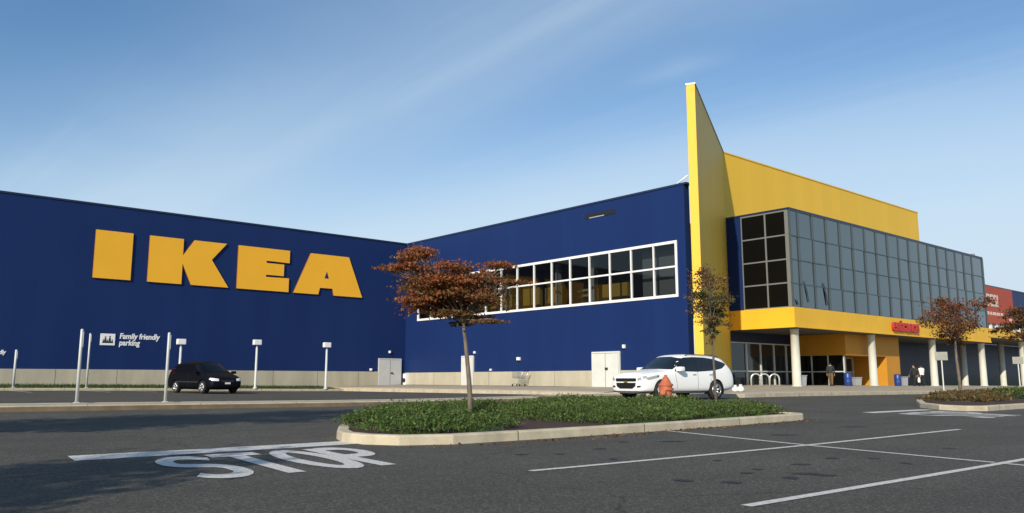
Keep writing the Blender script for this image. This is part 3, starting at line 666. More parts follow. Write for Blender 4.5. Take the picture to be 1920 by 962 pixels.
text_mesh('lettering', 'PRICES!', 2.0, M_bltr, bn, Vector((-7.1, -.06, 2.05)), ROTW, .01, .04, 0, 1.1)
bm = bmesh.new()
for a, b_ in ((-4.2, -3.1), (-2.8, -2.3), (-2.0, -.9), (-.6, .3), (.6, 1.5)): box(bm, a, b_, -.065, -.05, 1.05, 1.35)
box(bm, -4.2, 1.5, -.058, -.05, 1.0, 1.06); finish('small_print', bm, M_bltr, bn)
bm = bmesh.new(); lathe(bm, [(.45, -.065), (.45, -.05)], (3.7, 0, .8), 16, axis='Y'); finish('emblem', bm, M_bltr, bn)

# ------------------------------------------------------------------ small fixtures on the walls
def wall_light(pos, nrm, w, h, label):
    t = thing('wall_light', label, 'light', pos, 0, 'small white fixtures on the blue walls')
    n = Vector(nrm); bm = bmesh.new(); w *= .75; h *= .75
    if n.y: box(bm, -w/2, w/2, -.16, -.01, -h/2, h/2, .02); box(bm, -w/4, w/4, -.2, -.16, -h*.4, h*.1, .01)
    else: box(bm, -.16, -.01, -w/2, w/2, -h/2, h/2, .02); box(bm, -.2, -.16, -w/4, w/4, -h*.4, h*.1, .01)
    finish('housing', bm, M_white, t)
wall_light((36.9, YL, 3.27), (0, 1, 0), .2, .26, 'small white light just above the grey double door')
wall_light((35.15, YL, 1.82), (0, 1, 0), .24, .24, 'small white box on the wall low beside the grey door')
wall_light((XR, 48.1, 3.03), (1, 0, 0), .2, .24, 'small white light above the door behind the tree trunk')
wall_light((XR, 46.2, 1.72), (1, 0, 0), .18, .2, 'small white box just above the plinth between tree and cart')
wall_light((XR, 43.15, 2.46), (1, 0, 0), .42, .3, 'larger white light on the blue wall above the shopping cart')
wall_light((XR, 33.4, 3.03), (1, 0, 0), .24, .3, 'small white light above the white double door')
t = thing('utility_box', 'white utility box with a black round outlet at the wall corner', 'utility box', (XR-.1, 56.95, .55))
bm = bmesh.new(); box(bm, -.3, 0, -.22, .22, 0, .95, .02); finish('housing', bm, M_white, t)
bm = bmesh.new(); tube(bm, [(-.3, 0, .42), (-.4, 0, .42)], .17, 14); finish('outlet', bm, M_black, t)

# ------------------------------------------------------------------ poles and posts
def lamp(x, label, h=3.28, dx=0):
    z0 = g(x, 54.1)+.15; t = thing('lamp_post', label, 'lamp post', (x, 54.1, z0), 0, 'short lamp posts along the sign wall kerb')
    bm = bmesh.new(); lathe(bm, [(.16, 0), (.16, .05), (.1, .1), (.085, .12), (.075, h-.5), (.05, h-.48), (.045, h-.3)], n=14); finish('pole', bm, M_galv, t)
    bm = bmesh.new(); box(bm, -.27, .27, -.16, .16, h-.30, h+.06, .04); finish('lamp_head', bm, M_white, t)
    return t
lamp(18.85, 'lamp post with a box head partly hidden behind the black van', 3.1)
lamp(24.0, 'middle lamp post with a box head, just right of the black van')
lamp(29.35, 'lamp post with a box head standing nearest the grey double door', 3.3)
def post(x, y, h, w, label, name='sign_post', z0=None):
    z0 = z0 if z0 is not None else g(x, y)+.15
    t = thing(name, label, 'post', (x, y, z0), 0, 'pale parking posts')
    bm = bmesh.new(); box(bm, -w*.9, w*.9, -w*.9, w*.9, 0, .03, .005); lathe(bm, [(w*.62, .02), (w*.55, h), (w*.3, h+.02)], n=12); finish('pole', bm, M_galv, t)
    bm = bmesh.new(); box(bm, -w*.12, w*.12, -w*3, -w*.5, h-.62, h-.02, .004) if False else box(bm, w*.5, w*.62, -w*.6, w*.6, h-.5, h-.06, .004); finish('bracket', bm, M_galv, t)
post(6.2, 25.9, 2.09, .075, 'tall pale post on the kerb median left of the parking sign')
post(8.65, 25.9, 2.10, .075, 'tall pale post on the kerb median just left of the van')
post(9.6, 54.1, 2.15, .11, 'short pale post by the wall kerb near the left photo edge')
post(13.42, 54.1, 3.25, .10, 'pale far post by the wall kerb half hidden by the nearer post')
def plate_sign(x, y, label):
    z0 = sw(x, y); t = thing('road_sign', label, 'sign', (x, y, z0), R(48.8-90-18))
    bm = bmesh.new(); box(bm, -.035, .035, -.035, .035, -.05, 2.45, .005); finish('pole', bm, M_galv, t)
    bm = bmesh.new(); box(bm, -.37, .37, -.06, -.036, 1.95, 2.5, .02); finish('plate', bm, M_plate, t)
plate_sign(56.7, 22.0, 'grey rectangular sign plate on a post left of the right tree'); plate_sign(71.1, 22.0, 'grey rectangular sign plate on a post at the right photo edge')

# ------------------------------------------------------------------ hydrant
hx, hy = 22.1, 17.42
t = thing('fire_hydrant', 'orange fire hydrant in front of the white car behind the shrubs', 'hydrant', (hx, hy, g(hx, hy)-.02))
bm = bmesh.new(); lathe(bm, [(.25, 0), (.25, .05), (.2, .06), (.2, .52), (.255, .53), (.255, .60), (.21, .61), (.21, .67), (.245, .68), (.245, .73), (.19, .76), (.13, .88), (.075, .97), (.05, .99), (.05, 1.04)], n=20); finish('barrel', bm, M_orange, t, None, 40)
for s in (-1, 1):
    bm = bmesh.new(); tube(bm, [(s*.14, 0, .47), (s*.29, 0, .47)], .085, 12); tube(bm, [(s*.29, 0, .47), (s*.33, 0, .47)], .1, 6); finish('outlet_cap', bm, M_orange, t)
hyd = t; hyd.rotation_euler.z = R(20)

# ------------------------------------------------------------------ bike hoops, bins, cart, bag
for k, (x, y) in enumerate(((49.0, 31), (50.05, 31), (51.3, 31))):
    z0 = sw(x, y); bm = bmesh.new(); pts = [(-.33, 0, -.03), (-.33, 0, .5)]+[(-.33*math.cos(R(a)), 0, .5+.33*math.sin(R(a))) for a in range(20, 180, 20)]+[(.33, 0, .5), (.33, 0, -.03)]
    tube(bm, pts, .055, 10); o = finish('bike_hoop', bm, M_steel); o.location = (x, y, z0); o.rotation_euler.z = R(-40)
    tag(o, ['white metal bike hoop nearest the parked white car', 'middle one of three white metal bike hoops', 'white metal bike hoop nearest the first canopy column'][k], 'bike rack', 'bike hoops by the shop front')
def barrel(x, y, label, h=.95, r=.29):
    t = thing('barrel', label, 'bin', (x, y, sw(x, y)), 0, 'blue bins')
    bm = bmesh.new(); lathe(bm, [(r*.86, 0), (r*.97, .08), (r, h*.3), (r*1.03, h*.33), (r, h*.36), (r, h*.63), (r*1.03, h*.66), (r, h*.69), (r*.97, h-.06), (r*.9, h-.02)], n=20); finish('body', bm, M_barrel, t, None, 50)
    bm = bmesh.new(); lathe(bm, [(r*.92, h-.02), (r*.94, h+.02), (r*.4, h+.05)], n=20); finish('lid', bm, M_barrel, t, None, 50)
def bin_(x, y, label, h=.65, w=.56, rz=-.3):
    t = thing('waste_bin', label, 'bin', (x, y, sw(x, y)), rz, 'grey waste bins')
    bm = bmesh.new(); a = w/2*.86; b = w/2
    vs = [bm.verts.new(p) for p in ((-a, -a, 0), (a, -a, 0), (a, a, 0), (-a, a, 0), (-b, -b, h), (b, -b, h), (b, b, h), (-b, b, h))]
    for q in ((0, 3, 2, 1), (4, 5, 6, 7), (0, 1, 5, 4), (1, 2, 6, 5), (2, 3, 7, 6), (3, 0, 4, 7)): bm.faces.new([vs[i] for i in q])
    bmesh.ops.bevel(bm, geom=bm.edges[:], offset=.03, segments=2, affect='EDGES'); finish('body', bm, M_bin, t)
    bm = bmesh.new(); box(bm, -b-.02, b+.02, -b-.02, b+.02, h, h+.06, .015); finish('rim', bm, M_bin, t)
    bm = bmesh.new(); box(bm, -b*.7, b*.7, -b*.7, b*.7, h+.06, h+.064); finish('opening', bm, M_black, t)
barrel(60.2, 30.2, 'blue barrel bin in front of the entrance doors'); barrel(67.1, 29.5, 'blue barrel bin beside the yellow porch pillar', .9, .27)
bin_(54.1, 30.6, 'grey waste bin right beside the first canopy column', .72, .6); bin_(61.5, 30.2, 'grey waste bin right of the entrance barrel', .6, .62); bin_(68.1, 29.5, 'grey waste bin right of the porch pillar barrel', .7, .55)
bg_ = bmesh.new()
for cx, hh in ((-.16, .36), (.16, .40)):
    lathe(bg_, [(.10, 0), (.2, .05), (.22, .16), (.18, hh-.12), (.07, hh-.04), (.11, hh+.04), (.04, hh+.06)], (cx, 0, 0), 12)
o = finish('plastic_bag', bg_, M_bag, None, None, 60); o.scale = (.8, .8, .8); o.location = (34.6, 22.9, sw(34.6, 22.9)); o.rotation_euler.z = R(-50)
tag(o, 'pair of small white bags standing on the pavement behind the white car', 'bag')
# shopping cart
cx, cy = 37.7, 42.3; t = thing('shopping_cart', 'pale wire shopping cart left against the blue wall', 'cart', (cx, cy, sw(cx, cy)), R(90))
bm = bmesh.new()
def wire(a, b, r=.012): tube(bm, [a, b], r, 6)
for i in range(7):
    f = i/6
    for s in (-1, 1): wire((-.45+.02*f, s*(.22+.06*f), .5+.42*f), (.45+.05*f, s*(.2+.05*f), .55+.42*f), .008)
for i in range(9):
    f = i/8; x = -.45+.9*f
    for s in (-1, 1): wire((x, s*.22, .5+.05*f), (x, s*.28, .92+.05*f), .008)
    wire((x, -.22, .5+.05*f), (x, .22, .5+.05*f), .008)
finish('basket', bm, M_grey, t)
bm = bmesh.new()
for s in (-1, 1): tube(bm, [(-.62, s*.26, 1.0), (-.42, s*.24, .55), (-.3, s*.24, .2), (.5, s*.2, .14)], .018, 8)
tube(bm, [(-.3, -.24, .2), (-.3, .24, .2)], .018, 8); finish('frame', bm, M_steel, t)
bm = bmesh.new(); tube(bm, [(-.62, -.28, 1.0), (-.62, .28, 1.0)], .025, 8); finish('handle', bm, M_dark, t)
for sx, sy in ((-.3, -.24), (-.3, .24), (.48, -.2), (.48, .2)):
    bm = bmesh.new(); tube(bm, [(sx, sy-.02, .065), (sx, sy+.02, .065)], .065, 12); finish('wheel', bm, M_black, t)

# ------------------------------------------------------------------ cars
def smooth_eval(bm, lv=2, boolean=None):
    me = bpy.data.meshes.new('tmp'); bm.to_mesh(me); bm.free(); o = bpy.data.objects.new('tmp', me); COL.objects.link(o)
    m = o.modifiers.new('s', 'SUBSURF'); m.levels = lv; m.render_levels = lv
    cut = []
    for b in boolean or []:
        mc = bpy.data.meshes.new('cut'); b.to_mesh(mc); b.free(); oc = bpy.data.objects.new('cut', mc); COL.objects.link(oc); cut.append(oc)
        q = o.modifiers.new('b', 'BOOLEAN'); q.operation = 'DIFFERENCE'; q.object = oc; q.solver = 'EXACT'
    dg = bpy.context.evaluated_depsgraph_get(); dg.update(); out = bpy.data.meshes.new_from_object(o.evaluated_get(dg))
    for q in [o]+cut: bpy.data.objects.remove(q)
    return out
def make_car(root, sp):
    Ln = sp['L']; Wd = sp['W']/2; pm_ = sp['paint']
    bm = bmesh.new(); rings = []
    for x, zb, w, zlow, zsh, zbelt, wbelt, zmid, wmid, ztop, wroof in sp['st']:
        h = [(0, zb), (w*.80, zb), (w*.96, zb+.10), (w, zlow), (w*.995, zsh), (wbelt, zbelt), (wmid, zmid), (wroof, ztop-.055), (wroof*.72, ztop), (0, ztop+.02)]
        ring = [bm.verts.new((Ln/2-x, y, z)) for y, z in h] + [bm.verts.new((Ln/2-x, -y, z)) for y, z in h[-2:0:-1]]
        rings.append(ring)
    n = len(rings[0])
    for r0, r1 in zip(rings, rings[1:]):
        for k in range(n): bm.faces.new((r0[k], r1[k], r1[(k+1) % n], r0[(k+1) % n]))
    bm.faces.new(rings[0]); bm.faces.new(rings[-1][::-1])
    bmesh.ops.recalc_face_normals(bm, faces=bm.faces[:])
    cuts = []
    for ax in sp['axles']:
        for s in (-1, 1):
            c = bmesh.new(); tube(c, [(Ln/2-ax, s*(Wd-.32), sp['rw']), (Ln/2-ax, s*(Wd+.3), sp['rw'])], sp['rw']+.065, 28); bmesh.ops.recalc_face_normals(c, faces=c.faces[:]); cuts.append(c)
    ref = bm.copy(); me0 = smooth_eval(ref, 2); b0 = bmesh.new(); b0.from_mesh(me0); bvh = BVHTree.FromBMesh(b0)
    me = smooth_eval(bm, 2, cuts); me.name = 'body'; me.materials.clear(); me.materials.append(pm_); me.shade_smooth()
    try: me.set_sharp_from_angle(angle=R(40))
    except Exception: pass
    body = ob('body', me, root)
    def patch(name, poly, mode, mt, parent=root, off=.006, sub=.09, both=True, label=None):
        """mode 'side': poly in (x from nose, z); 'front'/'rear': poly in (y, z); 'top': poly in (x, y)"""
        for s in ((-1, 1) if mode == 'side' and both else (1,)):
            pb = bmesh.new(); vs = [pb.verts.new((u, v, 0)) for u, v in poly]; f = pb.faces.new(vs); geom = [f]+list(f.edges)+vs
            us = [p[0] for p in poly]; vv = [p[1] for p in poly]
            for no, lo, hi in (((1, 0, 0), min(us), max(us)), ((0, 1, 0), min(vv), max(vv))):
                c = lo+sub
                while c < hi-.005:
                    co = (c, 0, 0) if no[0] else (0, c, 0); geom = bmesh.ops.bisect_plane(pb, geom=geom, plane_co=co, plane_no=no)['geom']; c += sub
            last = None
            for v in pb.verts:
                u, w = v.co.x, v.co.y
                if mode == 'side': o_, d_ = Vector((Ln/2-u, s*3, w)), Vector((0, -s, 0))
                elif mode == 'front': o_, d_ = Vector((Ln/2+3, u, w)), Vector((-1, 0, 0))
                elif mode == 'rear': o_, d_ = Vector((-Ln/2-3, u, w)), Vector((1, 0, 0))
                else: o_, d_ = Vector((Ln/2-u, w, 4)), Vector((0, 0, -1))
                h = bvh.ray_cast(o_, d_)
                if h[0] is None: v.co = last if last else o_+d_*2.2
                else: v.co = h[0]+h[1]*off; last = v.co.copy()
            bmesh.ops.recalc_face_normals(pb, faces=pb.faces[:])
            pb.faces.ensure_lookup_table(); c0 = pb.faces[0]
            want = {'side': Vector((0, s, 0)), 'front': Vector((1, 0, .2)), 'rear': Vector((-1, 0, .2)), 'top': Vector((0, 0, 1))}[mode]
            if sum(f.normal.dot(want)*f.calc_area() for f in pb.faces) < 0: bmesh.ops.reverse_faces(pb, faces=pb.faces[:])
            finish(name, pb, mt, parent, None, True)
    sp['details'](root, patch)
    for i, ax in enumerate(sp['axles']):
        for s in (-1, 1):
            c = Vector((Ln/2-ax, s*(Wd-.13), sp['rw'])); rw_ = sp['rw']; hw = .115
            wb = bmesh.new(); lathe(wb, [(rw_*.66, -hw), (rw_*.9, -hw), (rw_*.985, -hw*.75), (rw_, -hw*.3), (rw_, hw*.3), (rw_*.985, hw*.75), (rw_*.9, hw), (rw_*.66, hw)], c, 28, axis='Y'); wh = finish('wheel', wb, M_rubber, root, None, 45)
            rb = bmesh.new(); yf = c.y+s*(hw-.01)
            tube(rb, [(c.x+rw_*.62*math.cos(2*math.pi*k/24), yf, c.z+rw_*.62*math.sin(2*math.pi*k/24)) for k in range(25)], .022, 6, cap=False)
            for k in range(5):
                a = 2*math.pi*k/5+.3*i
                for da in (-.16, .16): tube(rb, [(c.x+.05*math.cos(a), yf-s*.0, c.z+.05*math.sin(a)), (c.x+rw_*.62*math.cos(a+da), yf, c.z+rw_*.62*math.sin(a+da))], .028, 6)
            tube(rb, [(c.x, yf-s*.05, c.z), (c.x, yf+s*.012, c.z)], .07, 12); finish('rim', rb, sp['rim'], wh)
            db = bmesh.new(); tube(db, [(c.x, yf-s*.09, c.z), (c.x, yf-s*.055, c.z)], rw_*.63, 20); finish('brake_disc', db, M_dark, wh)
            ab = bmesh.new(); R_ = rw_+.062; yi, yo = s*(Wd-.31), s*(Wd-.035)
            ar = [[ab.verts.new((c.x+R_*math.cos(R(a)), y, c.z+R_*math.sin(R(a)))) for a in range(-20, 201, 10)] for y in (yi, yo)]
            for k in range(22): ab.faces.new((ar[0][k], ar[0][k+1], ar[1][k+1], ar[1][k]))
            ab.faces.new(ar[0]); finish('wheel_arch', ab, M_black, root)
    return body
# --- white crossover (front end at x=0)
def suv_details(root, patch):
    patch('window_surround', [(1.70, 1.13), (2.22, 1.60), (2.44, 1.68), (3.0, 1.71), (3.6, 1.70), (4.1, 1.65), (4.74, 1.49), (4.80, 1.43), (4.45, 1.26), (3.9, 1.17), (3.0, 1.12)], 'side', M_black, off=.004)
    for nm, poly in (('side_window', [(1.81, 1.145), (2.28, 1.60), (2.46, 1.66), (2.90, 1.685), (2.90, 1.145)]), ('side_window', [(2.99, 1.145), (2.99, 1.69), (3.55, 1.68), (3.84, 1.65), (3.84, 1.185)]), ('side_window', [(3.91, 1.20), (3.91, 1.645), (4.35, 1.57), (4.72, 1.455), (4.42, 1.28)])):
        patch(nm, poly, 'side', M_cglass, off=.008)
    patch('windscreen', [(-.90, 1.20), (-.4, 1.22), (.4, 1.22), (.90, 1.20), (.74, 1.65), (.3, 1.72), (-.3, 1.72), (-.74, 1.65)], 'front', M_cglass, sub=.07)
    patch('rear_window', [(-.7, 1.28), (.7, 1.28), (.62, 1.62), (-.62, 1.62)], 'rear', M_cglass)
    patch('upper_grille', [(-.60, .83), (-.56, .735), (.56, .735), (.60, .83), (.54, .86), (-.54, .86)], 'front', M_black, off=.012)
    patch('lower_grille', [(-.56, .685), (-.53, .55), (-.36, .46), (.36, .46), (.53, .55), (.56, .685)], 'front', M_black, off=.012)
    patch('emblem', [(-.09, .69), (.09, .69), (.12, .725), (.09, .755), (-.09, .755), (-.12, .725)], 'front', M_gold_e, off=.02)
    for s in (-1, 1):
        patch('headlight', [(s*.66, .76), (s*.66, .86), (s*.90, .95), (s*.94, .87), (s*.82, .80)], 'front', M_lamp2, off=.012, sub=.05)
        patch('fog_lamp', [(s*.62, .50), (s*.62, .57), (s*.80, .58), (s*.80, .52)], 'front', M_dark, off=.012)
        patch('tail_lamp', [(s*.66, .96), (s*.80, .96), (s*.78, 1.14), (s*.68, 1.14)], 'rear', M_red, off=.012)
    patch('headlight', [(.20, .83), (.30, .90), (.80, .985), (.72, .88), (.30, .79)], 'side', M_lamp2, off=.012)
    patch('marker', [(.70, .90), (.84, .99), (.80, .90)], 'side', M_dark, off=.016)
    patch('bumper_skirt', [(-.92, .26), (.92, .26), (.94, .37), (-.94, .37)], 'front', M_black, off=.012)
    patch('sill_trim', [(1.42, .26), (1.42, .35), (3.56, .37), (3.56, .28)], 'side', M_black, off=.012)
    patch('door_seam', [(2.955, .42), (2.955, 1.14), (2.97, 1.14), (2.97, .42)], 'side', M_joint, off=.004)
    patch('door_seam', [(1.78, .45), (1.70, 1.10), (1.715, 1.10), (1.795, .45)], 'side', M_joint, off=.004)
    patch('door_seam', [(3.62, .6), (3.80, .95), (3.90, 1.18), (3.915, 1.18), (3.815, .95), (3.635, .6)], 'side', M_joint, off=.004)
    for x in (2.66, 3.6): patch('door_handle', [(x, .985), (x, 1.02), (x+.2, 1.03), (x+.2, .995)], 'side', M_alloy, off=.03)
    for s in (-1, 1):
        b = bmesh.new(); box(b, 5.2/2-1.98, 5.2/2-1.74, s*1.0-.02 if s > 0 else -1.27, 1.27 if s > 0 else -.98, 1.13, 1.31, .05); finish('wing_mirror', b, M_suv, root, None, 50)
        b = bmesh.new(); tube(b, [(5.2/2-2.6, s*.67, 1.77), (5.2/2-2.75, s*.68, 1.815), (5.2/2-4.2, s*.68, 1.80), (5.2/2-4.5, s*.67, 1.73)], .018, 8); finish('roof_rail', b, M_dark, root)
M_gold_e = mat('pale_gold_emblem', (.6, .45, .15), .3, metal=.8)
#  x, zb, w, zlow, zsh, zbelt, wbelt, zmid, wmid, ztop, wroof
SUV = dict(L=5.2, W=2.04, rw=.385, axles=(.99, 4.03), paint=M_suv, rim=M_alloy, details=suv_details, st=[
 (.00, .40, .66, .50, .66, .78, .64, .86, .62, .95, .54), (.04, .32, .84, .45, .68, .84, .82, .94, .78, 1.01, .66), (.15, .27, .95, .45, .70, .90, .93, 1.0, .85, 1.07, .70),
 (.50, .26, 1.01, .48, .76, .98, .975, 1.07, .88, 1.12, .70), (.98, .26, 1.02, .50, .82, 1.03, .99, 1.12, .89, 1.165, .70), (1.34, .26, 1.02, .50, .84, 1.07, .99, 1.15, .90, 1.19, .72),
 (1.46, .26, 1.02, .50, .84, 1.08, .99, 1.18, .88, 1.24, .72), (2.20, .26, 1.02, .50, .84, 1.11, .985, 1.45, .86, 1.74, .68), (2.42, .26, 1.02, .50, .84, 1.12, .985, 1.48, .87, 1.80, .70),
 (3.20, .26, 1.02, .50, .85, 1.13, .985, 1.50, .87, 1.835, .70), (4.00, .27, 1.02, .52, .87, 1.16, .985, 1.49, .86, 1.81, .69), (4.55, .30, 1.01, .54, .90, 1.19, .965, 1.48, .84, 1.76, .68),
 (4.80, .33, 1.0, .55, .92, 1.20, .95, 1.46, .82, 1.70, .66), (4.98, .36, .98, .56, .92, 1.18, .93, 1.36, .82, 1.50, .66), (5.08, .40, .96, .57, .90, 1.12, .91, 1.20, .82, 1.27, .64), (5.16, .43, .92, .58, .86, 1.02, .88, 1.09, .78, 1.14, .62), (5.20, .50, .82, .60, .82, .94, .78, 1.0, .70, 1.05, .54)])
sx_, sy_ = 27.15, 21.0
suv = thing('parked_car', 'white crossover car parked in front of the store behind the planted island', 'car', (sx_, sy_, g(sx_, sy_)+.0), R(173))
make_car(suv, SUV)
# --- black minivan
def van_details(root, patch):
    for poly in ([(1.35, 1.13), (1.98, 1.52), (2.45, 1.56), (2.45, 1.10)], [(2.53, 1.10), (2.53, 1.57), (3.42, 1.56), (3.42, 1.12)], [(3.5, 1.12), (3.5, 1.55), (4.5, 1.46), (4.55, 1.16)]): patch('side_window', poly, 'side', M_vglass)
    patch('windscreen', [(-.72, 1.15), (.72, 1.15), (.62, 1.58), (.3, 1.62), (-.3, 1.62), (-.62, 1.58)], 'front', M_vglass, sub=.07)
    patch('rear_window', [(-.66, 1.1), (.66, 1.1), (.58, 1.5), (-.58, 1.5)], 'rear', M_vglass)
    patch('grille', [(-.4, .72), (-.36, .60), (.36, .60), (.4, .72)], 'front', M_black, off=.012)
    patch('number_plate', [(-.16, .50), (.16, .50), (.16, .59), (-.16, .59)], 'front', M_white, off=.02)
    for s in (-1, 1): patch('headlight', [(s*.5, .66), (s*.5, .77), (s*.86, .82), (s*.90, .74), (s*.8, .67)], 'front', M_lamp, off=.012, sub=.06)
    for s in (-1, 1): patch('tail_lamp', [(s*.76, .9), (s*.93, .9), (s*.92, 1.4), (s*.8, 1.4)], 'rear', M_red, off=.012)
    patch('rub_strip', [(1.3, .58), (1.3, .64), (3.6, .66), (3.6, .60)], 'side', M_dark, off=.012)
    patch('door_seam', [(2.48, .42), (2.48, 1.08), (2.495, 1.08), (2.495, .42)], 'side', M_dark, off=.004)
    for s in (-1, 1):
        b = bmesh.new(); box(b, 1.05, 1.25, .96 if s > 0 else -1.2, 1.2 if s > 0 else -.96, 1.05, 1.2, .04); finish('wing_mirror', b, M_van, root, None, 50)
VAN = dict(L=5.0, W=1.96, rw=.34, axles=(.95, 3.9), paint=M_van, rim=M_alloy, details=van_details, st=[
 (.00, .36, .62, .48, .58, .66, .60, .71, .56, .76, .48), (.05, .26, .80, .44, .60, .72, .76, .78, .70, .81, .60), (.22, .22, .92, .45, .64, .80, .88, .86, .80, .89, .66),
 (.60, .2, .975, .46, .70, .91, .93, .97, .84, 1.0, .66), (1.02, .2, .98, .46, .74, 1.0, .95, 1.05, .86, 1.09, .68), (1.14, .2, .98, .46, .75, 1.02, .95, 1.10, .84, 1.15, .68),
 (2.0, .2, .98, .46, .78, 1.06, .945, 1.38, .82, 1.66, .62), (2.3, .2, .98, .46, .78, 1.07, .945, 1.40, .83, 1.72, .65), (3.2, .2, .98, .48, .79, 1.08, .945, 1.41, .83, 1.745, .66),
 (4.1, .22, .98, .48, .80, 1.09, .94, 1.40, .82, 1.71, .64), (4.72, .25, .97, .50, .80, 1.08, .92, 1.36, .79, 1.63, .60), (4.88, .3, .94, .50, .78, 1.02, .89, 1.25, .74, 1.42, .56), (4.97, .34, .88, .52, .74, .94, .82, 1.0, .70, 1.04, .54), (5.0, .42, .78, .56, .70, .84, .72, .88, .64, .92, .5)])
vx_, vy_ = 17.2, 45.4
van = thing('parked_van', 'black minivan parked nose out below the blue sign wall', 'van', (vx_, vy_, g(vx_, vy_)), R(277))
make_car(van, VAN)

# ------------------------------------------------------------------ people
def person(label, x, y, rz, shirt, trousers, step=.25, swing=.2, hold=None, h=1.76, lean=.0):
    k = h/1.76; t = thing('person', label, 'person', (x, y, sw(x, y)), rz)
    V, E_, Rr = [], [], []
    def nd(p, r, par=None):
        V.append((p[0]*k, p[1]*k, p[2]*k)); Rr.append(r*k); i = len(V)-1
        if par is not None: E_.append((par, i))
        return i
    pel = nd((0, 0, .96), .135); wai = nd((.01+lean*.3, 0, 1.12), .125, pel); che = nd((.0+lean, 0, 1.34), .15, wai); nk = nd((.02+lean, 0, 1.50), .062, che); hd0 = nd((.035+lean, 0, 1.60), .088, nk); nd((.03+lean, 0, 1.69), .082, hd0)
    nd((.125+lean, 0, 1.605), .018, hd0)
    for s in (-1, 1):
        st = step*s; hip = nd((0, s*.10, .88), .098, pel); kn = nd((st*.45+.03, s*.10, .50), .066, hip); an = nd((st, s*.10, .09), .045, kn); nd((st+.16, s*.115, .045), .036, an)
        sh = nd((lean, s*.19, 1.42), .062, che); aw = -swing*s; el = nd((aw*.5-.02+lean, s*.25, 1.14), .046, sh); wr = nd((aw+.06+lean, s*.24, .90), .030, el)
        pa = nd((aw+.09+lean, s*.235, .83), .030, wr)
        for f in range(4):
            a = nd((aw+.07+.018*f+lean, s*(.235), .765-.004*abs(f-1.5)), .0105, pa); nd((aw+.075+.017*f+lean, s*.222, .725-.006*abs(f-1.5)), .0085, a)
        a = nd((aw+.125+lean, s*.222, .81), .012, pa); nd((aw+.135+lean, s*.215, .77), .009, a)
    me = bpy.data.meshes.new('body'); me.from_pydata(V, E_, []); me.update(); o = bpy.data.objects.new('tmp', me); COL.objects.link(o)
    m = o.modifiers.new('k', 'SKIN'); m.use_smooth_shade = True; sv = me.skin_vertices[0].data
    for i, r in enumerate(Rr): sv[i].radius = (r, r)
    sv[0].use_root = True; u = o.modifiers.new('s', 'SUBSURF'); u.levels = 2; u.render_levels = 2
    dg = bpy.context.evaluated_depsgraph_get(); dg.update(); bme = bpy.data.meshes.new_from_object(o.evaluated_get(dg)); bpy.data.objects.remove(o)
    bme.name = 'body'; bme.materials.clear(); bme.materials.append(M_skin); bme.shade_smooth(); ob('body', bme, t)
    def shell(name, test, mt, off):
        b = bmesh.new(); b.from_mesh(bme); b.normal_update()
        for v in b.verts: v.co += v.normal*off
        bmesh.ops.delete(b, geom=[f for f in b.faces if not test(f.calc_center_median()/k)], context='FACES')
        if len(b.faces): finish(name, b, mt, t, None, True)
        else: b.free()
    shell('shirt', lambda c: .93 < c.z < 1.485 and not (abs(c.y) > .16 and c.z < .93), shirt, .016)
    shell('trousers', lambda c: .10 < c.z < .97 and abs(c.y) < .205 and not (abs(c.y) > .18 and c.z < .86), trousers, .013)
    shell('shoe', lambda c: c.z < .11, M_shoe, .012)
    shell('hair', lambda c: c.z > 1.66 or (c.z > 1.56 and c.x < .015+lean), M_hair, .012)
    return t
person('person in dark jacket and tan trousers walking before the entrance doors', 58.2, 30.5, R(20), M_dshirt, M_tan, .22, .18)
person('person in a white top and dark trousers right of the blue barrel', 70.5, 29.0, R(60), M_wshirt, M_dtrous, .16, .22)
pp = person('person in dark clothes walking left of the one in white', 69.3, 29.1, R(175), M_dshirt, M_dtrous, .28, .25, lean=.05)
bm = bmesh.new(); lathe(bm, [(.05, 0), (.15, .04), (.17, .2), (.12, .34), (.03, .42)], n=12); o = finish('carrier_bag', bm, M_bag, None, None, 60); o.location = (69.3, 28.75, sw(69.3, 28.8)+.28); o.scale = (1, .6, 1.1)
tag(o, 'white carrier bag hanging from the hand of the dark clothed walker', 'bag')

